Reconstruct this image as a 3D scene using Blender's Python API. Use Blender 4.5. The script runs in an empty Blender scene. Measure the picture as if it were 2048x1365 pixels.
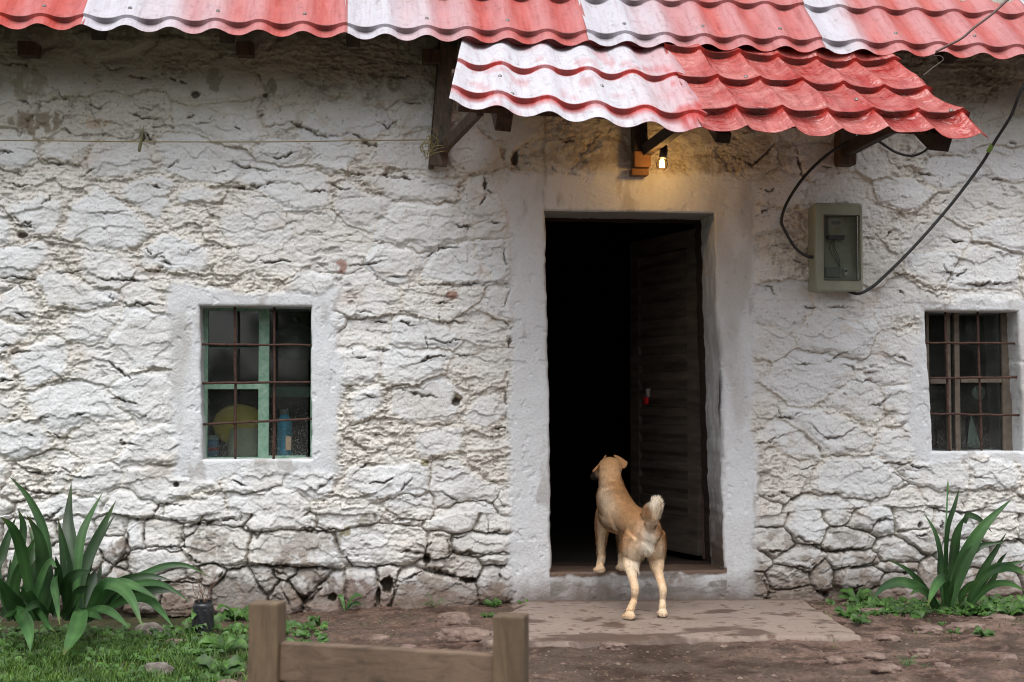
import bpy, math, random
import numpy as np
from mathutils import Vector, Matrix, Euler
R = math.radians
random.seed(7); RNG = np.random.default_rng(11)
scene = bpy.context.scene
col = scene.collection

# ------------------------------------------------------------------ camera, sky, sun, exposure
CAM = Vector((0.0, -7.4, 1.04)); F = 2850.0
cd = bpy.data.cameras.new("camera"); cam = bpy.data.objects.new("camera", cd); col.objects.link(cam)
cd.sensor_width = 36.0; cd.lens = F/2048*36
cam.location = CAM; cam.rotation_euler = (R(90+2.36), 0, R(-6.49))
cd.clip_start = 0.05; cd.clip_end = 2000
cd.dof.use_dof = True; cd.dof.focus_distance = 7.35; cd.dof.aperture_fstop = 5.0
scene.camera = cam
CM = Euler((R(90+2.36), 0, R(-6.49))).to_matrix()

world = bpy.data.worlds.new("World"); scene.world = world; world.use_nodes = True
wn = world.node_tree.nodes; wl = world.node_tree.links
bgn = wn['Background']
sky = wn.new('ShaderNodeTexSky'); sky.sky_type = 'NISHITA'; sky.sun_disc = False
sky.sun_elevation = R(64); sky.sun_rotation = R(192); sky.dust_density = 3.0; sky.air_density = 1.0
hs = wn.new('ShaderNodeHueSaturation'); hs.inputs['Saturation'].default_value = 0.22   # thick white overcast
wl.new(sky.outputs[0], hs.inputs['Color']); wl.new(hs.outputs[0], bgn.inputs['Color'])
bgn.inputs['Strength'].default_value = 0.15
sd = bpy.data.lights.new("sun", 'SUN'); sun = bpy.data.objects.new("sun", sd); col.objects.link(sun)
sd.energy = 1.5; sd.angle = R(50); sd.color = (1.0, 0.985, 0.96)
sun.rotation_euler = (R(26), 0, R(-12))
scene.view_settings.view_transform = 'Standard'; scene.view_settings.look = 'None'
scene.view_settings.exposure = 0.56; scene.view_settings.gamma = 1.0
scene.cycles.filter_width = 1.1; scene.cycles.use_denoising = True

# ------------------------------------------------------------------ helpers
def ray(px, py):
    d = CM @ Vector(((px-1024)/F, -(py-682.5)/F, -1.0)); return d
def P(px, py, y=0.0):
    """point of the plane y=const seen at a position of the photograph"""
    d = ray(px, py); t = (y-CAM.y)/d.y; return CAM + d*t
def PZ(px, py, z=0.0):
    d = ray(px, py); t = (z-CAM.z)/d.z; return CAM + d*t
def lin(r, g, b):
    f = lambda c: (c/255/12.92) if c/255 <= .04045 else ((c/255+.055)/1.055)**2.4
    return (f(r), f(g), f(b), 1.0)
def clamp01(a): return np.clip(a, 0, 1)
def sstep(a, b, x):
    t = np.clip((x-a)/(b-a), 0, 1); return t*t*(3-2*t)

def tag(o, label=None, cat=None, group=None, kind=None):
    if label: o['label'] = label
    if cat: o['category'] = cat
    if group: o['group'] = group
    if kind: o['kind'] = kind
    return o
def empty(name, loc=(0,0,0), label=None, cat=None, group=None):
    o = bpy.data.objects.new(name, None); col.objects.link(o); o.location = loc; o.empty_display_size = .1
    tag(o, label, cat, group); return o
def link(name, me, mat, parent=None):
    o = bpy.data.objects.new(name, me); col.objects.link(o)
    if mat is not None: me.materials.append(mat)
    if parent is not None:
        o.parent = parent
        off = parent.location.copy(); q = parent.parent
        while q: off += q.location; q = q.parent
        me.transform(Matrix.Translation(-off))      # meshes are written in world coordinates
    return o
def big_mesh(name, V, Fq, smooth=True, cols=None, uv=None):
    V = np.asarray(V, dtype=np.float32); Fq = np.asarray(Fq, dtype=np.int32)
    me = bpy.data.meshes.new(name); n = Fq.shape[1]
    me.vertices.add(len(V)); me.vertices.foreach_set('co', V.ravel())
    me.loops.add(Fq.size); me.loops.foreach_set('vertex_index', Fq.ravel())
    me.polygons.add(len(Fq)); me.polygons.foreach_set('loop_start', np.arange(0, Fq.size, n, dtype=np.int32))
    me.update(calc_edges=True)
    if smooth: me.polygons.foreach_set('use_smooth', np.ones(len(Fq), dtype=bool))
    if cols is not None:
        a = me.color_attributes.new('col', 'FLOAT_COLOR', 'POINT')
        c = np.ones((len(V), 4), dtype=np.float32); c[:, :3] = cols; a.data.foreach_set('color', c.ravel())
    me.validate(); return me

class MB:
    def __init__(s): s.v = []; s.f = []
    def add(s, vs, fs):
        b = len(s.v); s.v += [tuple(v) for v in vs]; s.f += [tuple(i+b for i in f) for f in fs]; return s
    def box(s, c, size, M=None, bev=0.0):
        hx, hy, hz = [k/2 for k in size]; c = Vector(c)
        if bev <= 0:
            vs = [Vector((x*hx, y*hy, z*hz)) for x in (-1,1) for y in (-1,1) for z in (-1,1)]
            fs = [(0,1,3,2),(4,6,7,5),(0,4,5,1),(2,3,7,6),(0,2,6,4),(1,5,7,3)]
        else:
            import bmesh
            bm = bmesh.new(); bmesh.ops.create_cube(bm, size=1.0)
            for v in bm.verts: v.co = Vector((v.co.x*size[0], v.co.y*size[1], v.co.z*size[2]))
            bmesh.ops.bevel(bm, geom=bm.edges[:], offset=bev, segments=2, affect='EDGES', profile=.6)
            bm.verts.index_update()
            vs = [v.co.copy() for v in bm.verts]; fs = [tuple(v.index for v in f.verts) for f in bm.faces]; bm.free()
        if M is not None: vs = [M @ v for v in vs]
        return s.add([v+c for v in vs], fs)
    def beam(s, a, b, w, h, up=(0,0,1), bev=0.004):
        """a square timber from a to b, w across, h high"""
        a = Vector(a); b = Vector(b); d = b-a; L = d.length; d.normalize(); u = Vector(up)
        r = d.cross(u).normalized(); u = r.cross(d).normalized()
        M = Matrix((r, d, u)).transposed()
        return s.box((a+b)/2, (w, L, h), M, bev)
    def tube(s, pts, rad, n=8, cap=True):
        pts = [Vector(p) for p in pts]; m = len(pts)
        rad = [rad]*m if isinstance(rad, (int, float)) else rad
        vs = []; fs = []; ref = None
        for i in range(m):
            t = (pts[min(i+1, m-1)]-pts[max(i-1, 0)])
            t = t.normalized() if t.length > 1e-9 else Vector((0,0,1))
            if ref is None: ref = t.orthogonal().normalized()
            ref = (ref - t*ref.dot(t)).normalized(); bi = t.cross(ref)
            r = rad[i]; rx, ry = (r if isinstance(r, tuple) else (r, r))
            for k in range(n):
                a = 2*math.pi*k/n; vs.append(pts[i]+ref*math.cos(a)*rx+bi*math.sin(a)*ry)
        for i in range(m-1):
            for k in range(n):
                k2 = (k+1) % n; fs.append((i*n+k, i*n+k2, (i+1)*n+k2, (i+1)*n+k))
        if cap: fs += [tuple(range(n-1, -1, -1)), tuple((m-1)*n+k for k in range(n))]
        return s.add(vs, fs)
    def lathe(s, prof, c=(0,0,0), n=24, M=None):
        c = Vector(c); vs = []; fs = []
        for r, z in prof:
            for k in range(n):
                a = 2*math.pi*k/n; v = Vector((r*math.cos(a), r*math.sin(a), z)); vs.append((M @ v if M else v)+c)
        for i in range(len(prof)-1):
            for k in range(n):
                k2 = (k+1) % n; fs.append((i*n+k, i*n+k2, (i+1)*n+k2, (i+1)*n+k))
        return s.add(vs, fs)
    def build(s, name, mat, parent=None, smooth=False):
        me = bpy.data.meshes.new(name); me.from_pydata(s.v, [], s.f); me.update()
        o = link(name, me, mat, parent)
        if smooth:
            for p in me.polygons: p.use_smooth = True
            if smooth == 'auto': me.set_sharp_from_angle(angle=R(40))
        return o
def spline(pts, n):
    pts = [Vector(p) for p in pts]; m = len(pts)
    if m == 2: return [pts[0].lerp(pts[1], i/(n-1)) for i in range(n)]
    out = []
    for i in range(n):
        t = i/(n-1)*(m-1); k = min(int(t), m-2); u = t-k
        p1, p2 = pts[k], pts[k+1]; p0 = pts[k-1] if k > 0 else 2*p1-p2; p3 = pts[k+2] if k+2 < m else 2*p2-p1
        out.append(0.5*((2*p1)+(p2-p0)*u+(2*p0-5*p1+4*p2-p3)*u*u+(3*p1-p0-3*p2+p3)*u*u*u))
    return out

# numpy value noise
def _hash(ix, iy, seed):
    h = (ix.astype(np.int64)*374761393 + iy.astype(np.int64)*668265263 + seed*982451653) & 0xffffffff
    h = ((h ^ (h >> 13))*1274126177) & 0xffffffff
    h = h ^ (h >> 16)
    return (h & 0xffffff).astype(np.float32)/np.float32(0xffffff)
def vnoise(x, y, seed=0):
    ix = np.floor(x); iy = np.floor(y); fx = (x-ix).astype(np.float32); fy = (y-iy).astype(np.float32)
    fx = fx*fx*fx*(fx*(fx*6-15)+10); fy = fy*fy*fy*(fy*(fy*6-15)+10)
    a = _hash(ix, iy, seed); b = _hash(ix+1, iy, seed); c = _hash(ix, iy+1, seed); d = _hash(ix+1, iy+1, seed)
    return (a+(b-a)*fx + (c-a)*fy + (a-b-c+d)*fx*fy)*2-1
def fbm(x, y, octv=4, seed=0, gain=.5):
    s = 0; a = 1; n = 0
    for o in range(octv):
        ca, sa = math.cos(o*1.1), math.sin(o*1.1)
        s = s + a*vnoise((x*ca-y*sa)*2**o+o*17.3, (x*sa+y*ca)*2**o-o*9.1, seed+o*31); n += a; a *= gain
    return s/n
def ridged(x, y, octv=4, seed=0):
    s = 0; a = 1; n = 0
    for o in range(octv):
        s = s + a*(1-2*np.abs(vnoise(x*2**o+o*7.7, y*2**o-o*3.1, seed+o*13))); n += a; a *= .55
    return s/n

# ------------------------------------------------------------------ materials
def new_mat(name):
    m = bpy.data.materials.new(name); m.use_nodes = True
    nt = m.node_tree; b = nt.nodes['Principled BSDF']; return m, nt, b
def N(nt, t, **kw):
    n = nt.nodes.new(t)
    for k, v in kw.items():
        if k in n.inputs: n.inputs[k].default_value = v
        else: setattr(n, k, v)
    return n
def ramp(nt, src, stops):
    r = nt.nodes.new('ShaderNodeValToRGB'); e = r.color_ramp.elements
    while len(e) < len(stops): e.new(.5)
    for i, (p, c) in enumerate(stops): e[i].position = p; e[i].color = c if len(c) == 4 else (*c, 1)
    nt.links.new(src, r.inputs[0]); return r
def g4(v): return (v, v, v, 1)
def mixc(nt, a, b, f, mode='MIX'):
    n = nt.nodes.new('ShaderNodeMix'); n.data_type = 'RGBA'; n.blend_type = mode
    for s, v in ((6, a), (7, b), (0, f)):
        if hasattr(v, 'links') or hasattr(v, 'is_linked'): nt.links.new(v, n.inputs[s])
        else: n.inputs[s].default_value = v
    return n.outputs[2]
def simple(name, c1, c2=None, scale=20, rough=.6, metal=0, bump=0.0, bscale=80, stretch=None, detail=6, spec=.5, trans=0):
    m, nt, b = new_mat(name); tc = N(nt, 'ShaderNodeTexCoord'); mp = N(nt, 'ShaderNodeMapping')
    if stretch: mp.inputs['Scale'].default_value = stretch
    nt.links.new(tc.outputs['Object'], mp.inputs[0])
    n1 = N(nt, 'ShaderNodeTexNoise', Scale=scale, Detail=detail, Roughness=.65); nt.links.new(mp.outputs[0], n1.inputs[0])
    r = ramp(nt, n1.outputs[0], [(.3, c1), (.7, c2 or c1)]); nt.links.new(r.outputs[0], b.inputs['Base Color'])
    b.inputs['Roughness'].default_value = rough; b.inputs['Metallic'].default_value = metal
    b.inputs['Specular IOR Level'].default_value = spec
    if bump > 0:
        n2 = N(nt, 'ShaderNodeTexNoise', Scale=bscale, Detail=8, Roughness=.7); nt.links.new(mp.outputs[0], n2.inputs[0])
        bp = N(nt, 'ShaderNodeBump', Strength=1.0, Distance=bump); nt.links.new(n2.outputs[0], bp.inputs['Height'])
        nt.links.new(bp.outputs[0], b.inputs['Normal'])
    return m

def mat_wall():
    m, nt, b = new_mat('limewashed_stone'); a = N(nt, 'ShaderNodeAttribute', attribute_name='col'); tc = N(nt, 'ShaderNodeTexCoord')
    n1 = N(nt, 'ShaderNodeTexNoise', Scale=55, Detail=10, Roughness=.75); nt.links.new(tc.outputs['Object'], n1.inputs[0])
    r1 = ramp(nt, n1.outputs[0], [(.25, g4(.82)), (.42, g4(.98)), (.75, g4(1.04))])
    c = mixc(nt, a.outputs['Color'], r1.outputs[0], 1.0, 'MULTIPLY')
    n2 = N(nt, 'ShaderNodeTexNoise', Scale=260, Detail=4, Roughness=.7); nt.links.new(tc.outputs['Object'], n2.inputs[0])
    r2 = ramp(nt, n2.outputs[0], [(.27, g4(.6)), (.35, g4(1))])
    c = mixc(nt, c, r2.outputs[0], .8, 'MULTIPLY')
    nt.links.new(c, b.inputs['Base Color']); b.inputs['Roughness'].default_value = .93
    b.inputs['Specular IOR Level'].default_value = .25
    n3 = N(nt, 'ShaderNodeTexNoise', Scale=120, Detail=12, Roughness=.72); nt.links.new(tc.outputs['Object'], n3.inputs[0])
    bp = N(nt, 'ShaderNodeBump', Strength=.9, Distance=.005); nt.links.new(n3.outputs[0], bp.inputs['Height'])
    nt.links.new(bp.outputs[0], b.inputs['Normal']); return m
def mat_attr(name, rough=.9, bump=.004, bscale=90, spec=.3, nscale=70, lo=.6, hi=1.15, wet=None):
    m, nt, b = new_mat(name); a = N(nt, 'ShaderNodeAttribute', attribute_name='col'); tc = N(nt, 'ShaderNodeTexCoord')
    n1 = N(nt, 'ShaderNodeTexNoise', Scale=nscale, Detail=10, Roughness=.75); nt.links.new(tc.outputs['Object'], n1.inputs[0])
    r1 = ramp(nt, n1.outputs[0], [(.3, g4(lo)), (.7, g4(hi))])
    nt.links.new(mixc(nt, a.outputs['Color'], r1.outputs[0], 1.0, 'MULTIPLY'), b.inputs['Base Color'])
    b.inputs['Roughness'].default_value = rough; b.inputs['Specular IOR Level'].default_value = spec
    if wet:
        nw = N(nt, 'ShaderNodeTexNoise', Scale=3.5, Detail=6); nt.links.new(tc.outputs['Object'], nw.inputs[0])
        rw = ramp(nt, nw.outputs[0], [(.42, g4(wet)), (.6, g4(rough))]); nt.links.new(rw.outputs[0], b.inputs['Roughness'])
    n3 = N(nt, 'ShaderNodeTexNoise', Scale=bscale, Detail=12, Roughness=.72); nt.links.new(tc.outputs['Object'], n3.inputs[0])
    bp = N(nt, 'ShaderNodeBump', Strength=.9, Distance=bump); nt.links.new(n3.outputs[0], bp.inputs['Height'])
    nt.links.new(bp.outputs[0], b.inputs['Normal']); return m
def mat_roof(name, red1, red2, pale, rough_red, rough_pale, dents=0.0):
    m, nt, b = new_mat(name); a = N(nt, 'ShaderNodeAttribute', attribute_name='col'); tc = N(nt, 'ShaderNodeTexCoord')
    sep = N(nt, 'ShaderNodeSeparateColor'); nt.links.new(a.outputs['Color'], sep.inputs[0])
    n1 = N(nt, 'ShaderNodeTexNoise', Scale=9, Detail=8, Roughness=.7); nt.links.new(tc.outputs['Object'], n1.inputs[0])
    rr = ramp(nt, n1.outputs[0], [(.3, red1), (.7, red2)])
    mp = N(nt, 'ShaderNodeMapping'); mp.inputs['Scale'].default_value = (38, 3, 3); nt.links.new(tc.outputs['Object'], mp.inputs[0])
    n2 = N(nt, 'ShaderNodeTexNoise', Scale=1, Detail=9, Roughness=.8); nt.links.new(mp.outputs[0], n2.inputs[0])
    n5 = N(nt, 'ShaderNodeTexNoise', Scale=420, Detail=3); nt.links.new(tc.outputs['Object'], n5.inputs[0])
    ma = N(nt, 'ShaderNodeMath', operation='MULTIPLY_ADD'); ma.inputs[1].default_value = .55; nt.links.new(n2.outputs[0], ma.inputs[0])
    ad = N(nt, 'ShaderNodeMath', operation='SUBTRACT'); nt.links.new(sep.outputs[0], ad.inputs[0]); ad.inputs[1].default_value = .275
    nt.links.new(ad.outputs[0], ma.inputs[2])
    m5 = N(nt, 'ShaderNodeMath', operation='MULTIPLY_ADD'); nt.links.new(n5.outputs[0], m5.inputs[0]); m5.inputs[1].default_value = .5
    s5 = N(nt, 'ShaderNodeMath', operation='SUBTRACT'); nt.links.new(ma.outputs[0], s5.inputs[0]); s5.inputs[1].default_value = .25
    nt.links.new(s5.outputs[0], m5.inputs[2])
    cl = N(nt, 'ShaderNodeClamp'); nt.links.new(m5.outputs[0], cl.inputs[0])
    n7 = N(nt, 'ShaderNodeTexNoise', Scale=5, Detail=10, Roughness=.8); nt.links.new(mp.outputs[0], n7.inputs[0])
    n8 = N(nt, 'ShaderNodeTexNoise', Scale=26, Detail=8, Roughness=.75); nt.links.new(tc.outputs['Object'], n8.inputs[0])
    r8 = ramp(nt, n8.outputs[0], [(.3, (.62,.56,.54,1)), (.46, (1,1,1,1))]); r7 = ramp(nt, n2.outputs[0], [(.28, (.66,.62,.62,1)), (.5, (1,1,1,1))])
    c0 = mixc(nt, mixc(nt, rr.outputs[0], pale, cl.outputs[0]), r8.outputs[0], 1.0, 'MULTIPLY'); c0 = mixc(nt, c0, r7.outputs[0], .85, 'MULTIPLY')
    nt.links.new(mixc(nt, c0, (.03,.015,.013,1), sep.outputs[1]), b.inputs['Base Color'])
    mr = N(nt, 'ShaderNodeMapRange'); nt.links.new(cl.outputs[0], mr.inputs[0]); mr.inputs[3].default_value = rough_red; mr.inputs[4].default_value = rough_pale
    nt.links.new(mr.outputs[0], b.inputs['Roughness'])
    n3 = N(nt, 'ShaderNodeTexNoise', Scale=9 if dents else 8, Detail=3, Roughness=.6); nt.links.new(tc.outputs['Object'], n3.inputs[0])
    bp = N(nt, 'ShaderNodeBump', Strength=1.0, Distance=.004+dents); nt.links.new(n3.outputs[0], bp.inputs['Height'])
    n4 = N(nt, 'ShaderNodeTexNoise', Scale=300, Detail=3); nt.links.new(tc.outputs['Object'], n4.inputs[0])
    bp2 = N(nt, 'ShaderNodeBump', Strength=.5, Distance=.0008); nt.links.new(n4.outputs[0], bp2.inputs['Height']); nt.links.new(bp.outputs[0], bp2.inputs['Normal'])
    nt.links.new(bp2.outputs[0], b.inputs['Normal']); return m
def mat_glass(name, tint=(.85,.9,.9,1), rough=.05, dirt=.06, dscale=60, specks=0):
    m = bpy.data.materials.new(name); m.use_nodes = True; nt = m.node_tree; nt.nodes.clear()
    out = N(nt, 'ShaderNodeOutputMaterial'); tr = N(nt, 'ShaderNodeBsdfTransparent', Color=tint)
    gl = N(nt, 'ShaderNodeBsdfGlossy', Roughness=rough); fr = N(nt, 'ShaderNodeFresnel', IOR=1.5 if dirt else 1.12)
    mx = N(nt, 'ShaderNodeMixShader'); nt.links.new(fr.outputs[0], mx.inputs[0]); nt.links.new(tr.outputs[0], mx.inputs[1]); nt.links.new(gl.outputs[0], mx.inputs[2])
    df = N(nt, 'ShaderNodeBsdfDiffuse', Color=(.6,.6,.56,1)); mx2 = N(nt, 'ShaderNodeMixShader')
    tc = N(nt, 'ShaderNodeTexCoord'); n1 = N(nt, 'ShaderNodeTexNoise', Scale=dscale, Detail=8, Roughness=.8); nt.links.new(tc.outputs['Object'], n1.inputs[0])
    r = ramp(nt, n1.outputs[0], [(.45, g4(dirt*.6)), (.68, g4(dirt*2.2))]); fac = r.outputs[0]
    if specks:
        n6 = N(nt, 'ShaderNodeTexNoise', Scale=190, Detail=2); nt.links.new(tc.outputs['Object'], n6.inputs[0])
        sp = N(nt, 'ShaderNodeSeparateXYZ'); nt.links.new(tc.outputs['Object'], sp.inputs[0])
        mr = N(nt, 'ShaderNodeMapRange'); nt.links.new(sp.outputs[2], mr.inputs[0]); mr.inputs[1].default_value = specks; mr.inputs[2].default_value = specks+.42; mr.inputs[3].default_value = .655; mr.inputs[4].default_value = .76
        gt = N(nt, 'ShaderNodeMath', operation='GREATER_THAN'); nt.links.new(n6.outputs[0], gt.inputs[0]); nt.links.new(mr.outputs[0], gt.inputs[1])
        mxx = N(nt, 'ShaderNodeMath', operation='MAXIMUM'); nt.links.new(gt.outputs[0], mxx.inputs[0]); nt.links.new(r.outputs[0], mxx.inputs[1]); fac = mxx.outputs[0]
    nt.links.new(fac, mx2.inputs[0])
    nt.links.new(mx.outputs[0], mx2.inputs[1]); nt.links.new(df.outputs[0], mx2.inputs[2]); nt.links.new(mx2.outputs[0], out.inputs[0]); return m
def mat_leaf(name, c1, c2, rough=.45, scale=6, trans=.35):
    m, nt, b = new_mat(name); tc = N(nt, 'ShaderNodeTexCoord')
    oi = N(nt, 'ShaderNodeAttribute', attribute_name='col')
    n1 = N(nt, 'ShaderNodeTexNoise', Scale=scale, Detail=5); nt.links.new(tc.outputs['Object'], n1.inputs[0])
    r = ramp(nt, n1.outputs[0], [(.3, c1), (.7, c2)])
    c = mixc(nt, r.outputs[0], oi.outputs['Color'], 1.0, 'MULTIPLY')
    nt.links.new(c, b.inputs['Base Color']); b.inputs['Roughness'].default_value = rough
    tl = N(nt, 'ShaderNodeBsdfTranslucent'); nt.links.new(c, tl.inputs[0])
    mx = N(nt, 'ShaderNodeMixShader'); mx.inputs[0].default_value = trans
    out = nt.nodes['Material Output']; nt.links.new(b.outputs[0], mx.inputs[1]); nt.links.new(tl.outputs[0], mx.inputs[2]); nt.links.new(mx.outputs[0], out.inputs[0])
    return m
def mat_emit(name, c, s):
    m, nt, b = new_mat(name); b.inputs['Emission Color'].default_value = c; b.inputs['Emission Strength'].default_value = s
    b.inputs['Base Color'].default_value = (0,0,0,1); return m

M = {}
M['wall'] = mat_wall()
M['ground'] = mat_attr('wet_earth', rough=.85, bump=.016, bscale=60, nscale=48, lo=.35, hi=1.35, wet=.5)
M['slab'] = mat_attr('worn_concrete', rough=.8, bump=.003, bscale=120, nscale=90, lo=.7, hi=1.15, wet=.5)
M['rock'] = simple('reddish_rock', lin(98,74,64), lin(166,144,132), scale=16, rough=.85, bump=.03, bscale=22)
M['rockgrey'] = simple('grey_rock', lin(94,88,82), lin(160,150,140), scale=14, rough=.85, bump=.03, bscale=18)
M['dark'] = simple('dark_interior', (.02,.017,.014,1), (.03,.025,.02,1), scale=4, rough=.9, spec=.2)  # near-black lining for the room behind the openings
M['roof'] = mat_roof('faded_red_sheet', lin(168,54,42), lin(184,72,58), lin(184,182,190), .42, .6)
M['roof_dent'] = mat_roof('dented_red_sheet', lin(146,32,26), lin(172,50,42), lin(196,130,124), .16, .36, dents=.030)
M['roof_pale'] = mat_roof('chalky_red_sheet', lin(168,44,38), lin(190,62,56), lin(192,191,198), .45, .6, dents=.006)
M['steel'] = simple('zinc_screw', (.18,.17,.16,1), (.3,.29,.28,1), rough=.45, metal=.8)
M['oldwood'] = simple('weathered_timber', lin(52,38,30), lin(96,74,60), scale=14, rough=.85, bump=.004, bscale=40, stretch=(3,3,.4))
M['darkwood'] = simple('dark_timber', lin(34,27,22), lin(64,50,40), scale=14, rough=.85, bump=.004, bscale=40)
M['fencewood'] = simple('brown_grey_plank', lin(88,66,46), lin(136,112,88), scale=7, rough=.75, bump=.003, bscale=60, stretch=(1,1,1))
M['bluewood'] = simple('block_wood', lin(84,56,34), lin(116,80,48), scale=12, rough=.8, bump=.003)
M['doorwood'] = simple('old_brown_door_paint', lin(56,49,43), lin(100,90,80), scale=10, rough=.6, bump=.002, bscale=50, stretch=(.4,.4,3))
M['rust'] = simple('rusty_bar', lin(46,30,25), lin(96,66,54), scale=60, rough=.8, bump=.002, bscale=160)
M['greenpaint'] = simple('peeling_green_paint', lin(92,138,114), lin(150,176,158), scale=30, rough=.6, bump=.001)
M['brownframe'] = simple('grey_brown_frame', lin(84,74,64), lin(120,110,98), scale=25, rough=.7, bump=.001)
M['glass'] = mat_glass('dirty_pane', dirt=.022, dscale=7, specks=.73)
M['cleanglass'] = mat_glass('bulb_glass', (1,.95,.85,1), .02, .0)
M['cable'] = simple('black_cable', (.012,.012,.013,1), (.03,.03,.032,1), rough=.5)
M['wire'] = simple('yellow_wire', lin(120,104,60), lin(150,134,84), rough=.5)
M['iris'] = mat_leaf('iris_leaf', lin(38,70,38), lin(78,116,66), .4, 5, .28)
M['weed'] = mat_leaf('weed_leaf', lin(48,82,34), lin(88,126,54), .5, 30, .3)
M['grass'] = mat_leaf('grass_blade', lin(52,84,32), lin(108,142,60), .55, 8, .3)
M['fur'] = mat_attr('dog_coat', rough=.75, bump=.001, bscale=200, nscale=90, lo=.85, hi=1.1, spec=.25)
M['black'] = simple('black_plastic', (.02,.02,.024,1), (.035,.035,.04,1), rough=.35)
M['straw'] = simple('dry_debris', lin(84,66,52), lin(168,150,126), scale=90, rough=.8)
M['white'] = simple('white_enamel', lin(190,196,190), lin(215,218,210), rough=.25)

# ------------------------------------------------------------------ HOUSE
house = empty('stone_house', (1.0, 0, 0), 'long low whitewashed rough stone house with red sheet metal roof and open doorway', 'house')
THR = 0.14                                    # threshold height
# opening geometry, read off where the openings meet the wall face
XW1 = (P(400,613).x, P(404,918).x, P(622,613).x, P(624,918).x)
XD = (P(1090,425).x, P(1104,1150).x, P(1428,430).x, P(1449,1140).x)
XW2 = (P(1850,624).x, P(1866,903).x, P(2036,624).x, P(2048,900).x)
ZW1 = (P(510,919).z, P(510,613).z); ZD = (THR, P(1250,424).z); ZW2 = (P(1950,903).z, P(1950,623).z)
def lerpz(x0, x1, z0, z1, z): return x0+(x1-x0)*(z-z0)/(z1-z0)
def ctrl(z):
    z = np.asarray(z, dtype=np.float64); o = np.zeros_like(z)
    wob = lambda k: .0035*vnoise(z*9+k*5, o+k*3.3, 5)+.003*vnoise(z*31+k*5, o+k*1.3, 6)
    a = np.clip(z, ZW1[0], ZW1[1]); d = np.clip(z, ZD[0], ZD[1]); w = np.clip(z, ZW2[0], ZW2[1])
    return [o-9, o-2.4, lerpz(XW1[1], XW1[0], ZW1[0], ZW1[1], a)+wob(1), lerpz(XW1[3], XW1[2], ZW1[0], ZW1[1], a)+wob(2),
            lerpz(XD[1], XD[0], ZD[0], ZD[1], d)+wob(3), lerpz(XD[3], XD[2], ZD[0], ZD[1], d)+wob(4),
            lerpz(XW2[1], XW2[0], ZW2[0], ZW2[1], w)+wob(5), lerpz(XW2[3], XW2[2], ZW2[0], ZW2[1], w)+wob(6), o+4.4, o+9]
UC = [-9, -2.4, (XW1[0]+XW1[1])/2, (XW1[2]+XW1[3])/2, (XD[0]+XD[1])/2, (XD[2]+XD[3])/2, (XW2[0]+XW2[1])/2, (XW2[2]+XW2[3])/2, 4.4, 9]

def axis(stops, step):
    out = []
    for a, b in zip(stops[:-1], stops[1:]):
        n = max(2, int(round((b-a)/step))); out += list(np.linspace(a, b, n+1)[:-1])
    return np.array(out+[stops[-1]])
STEP = 0.0045
us = np.concatenate([np.linspace(-3.2, -2.1, 60)[:-1], axis([-2.1]+UC[2:8]+[4.05], STEP), np.linspace(4.05, 5.0, 50)[1:]])
vs_ = axis(sorted([-.12, ZD[0], ZW1[0], ZW2[0], ZW2[1], ZW1[1], ZD[1], 2.95]), STEP)
vs_ = np.concatenate([vs_, np.linspace(2.95, 3.3, 20)[1:]])
U, Vv = np.meshgrid(us, vs_); nz, nx = U.shape
# warp
cz = ctrl(vs_); X = np.zeros_like(U)
for j in range(nz):
    X[j] = np.interp(us, UC, [c[j] for c in cz])
Z = Vv + 0.0
X32 = X.astype(np.float32); Z32 = Z.astype(np.float32)

# ---- stones (irregular cells, wider than tall)
def stones(x, z, cw, ch, seed, warp=.05):
    xw = x + warp*fbm(x*4, z*4, 3, seed)+.020*fbm(x*20, z*20, 4, seed+7); zw = z + warp*.7*fbm(x*4+9, z*4+5, 3, seed+2)+.018*fbm(x*20+4, z*20, 4, seed+8)
    gx = xw/cw; gz = zw/ch; row = np.floor(gz)
    f1 = np.full(x.shape, 9.0, np.float32); f2 = f1.copy(); cx = np.zeros_like(f1); cz_ = np.zeros_like(f1); idr = np.zeros_like(f1)
    for dz in (-1, 0, 1):
        r = row+dz; off = _hash(r, r*0, seed+3)
        for dx in (-2, -1, 0, 1, 2):
            c = np.floor(gx+off)+dx
            px_ = c-off+.12+.76*_hash(c, r, seed+11); pz_ = r+.14+.72*_hash(c, r, seed+12)
            w = .75+.5*_hash(c, r, seed+13)
            dX = np.abs((gx-px_)*cw/ch*.62); dZ = np.abs(gz-pz_)
            d = ((dX**1.7+dZ**1.7)**(1/1.7))/w
            m = d < f1
            f2 = np.where(m, f1, np.minimum(f2, d)); cx = np.where(m, px_*cw, cx); cz_ = np.where(m, pz_*ch, cz_); idr = np.where(m, _hash(c, r, seed+14), idr)
            f1 = np.where(m, d, f1)
    return f1, f2, cx, cz_, idr, xw, zw
f1, f2, scx, scz, sid, xw, zw = stones(X32, Z32, .36, .185, 3)
edge = (f2-f1)
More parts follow.
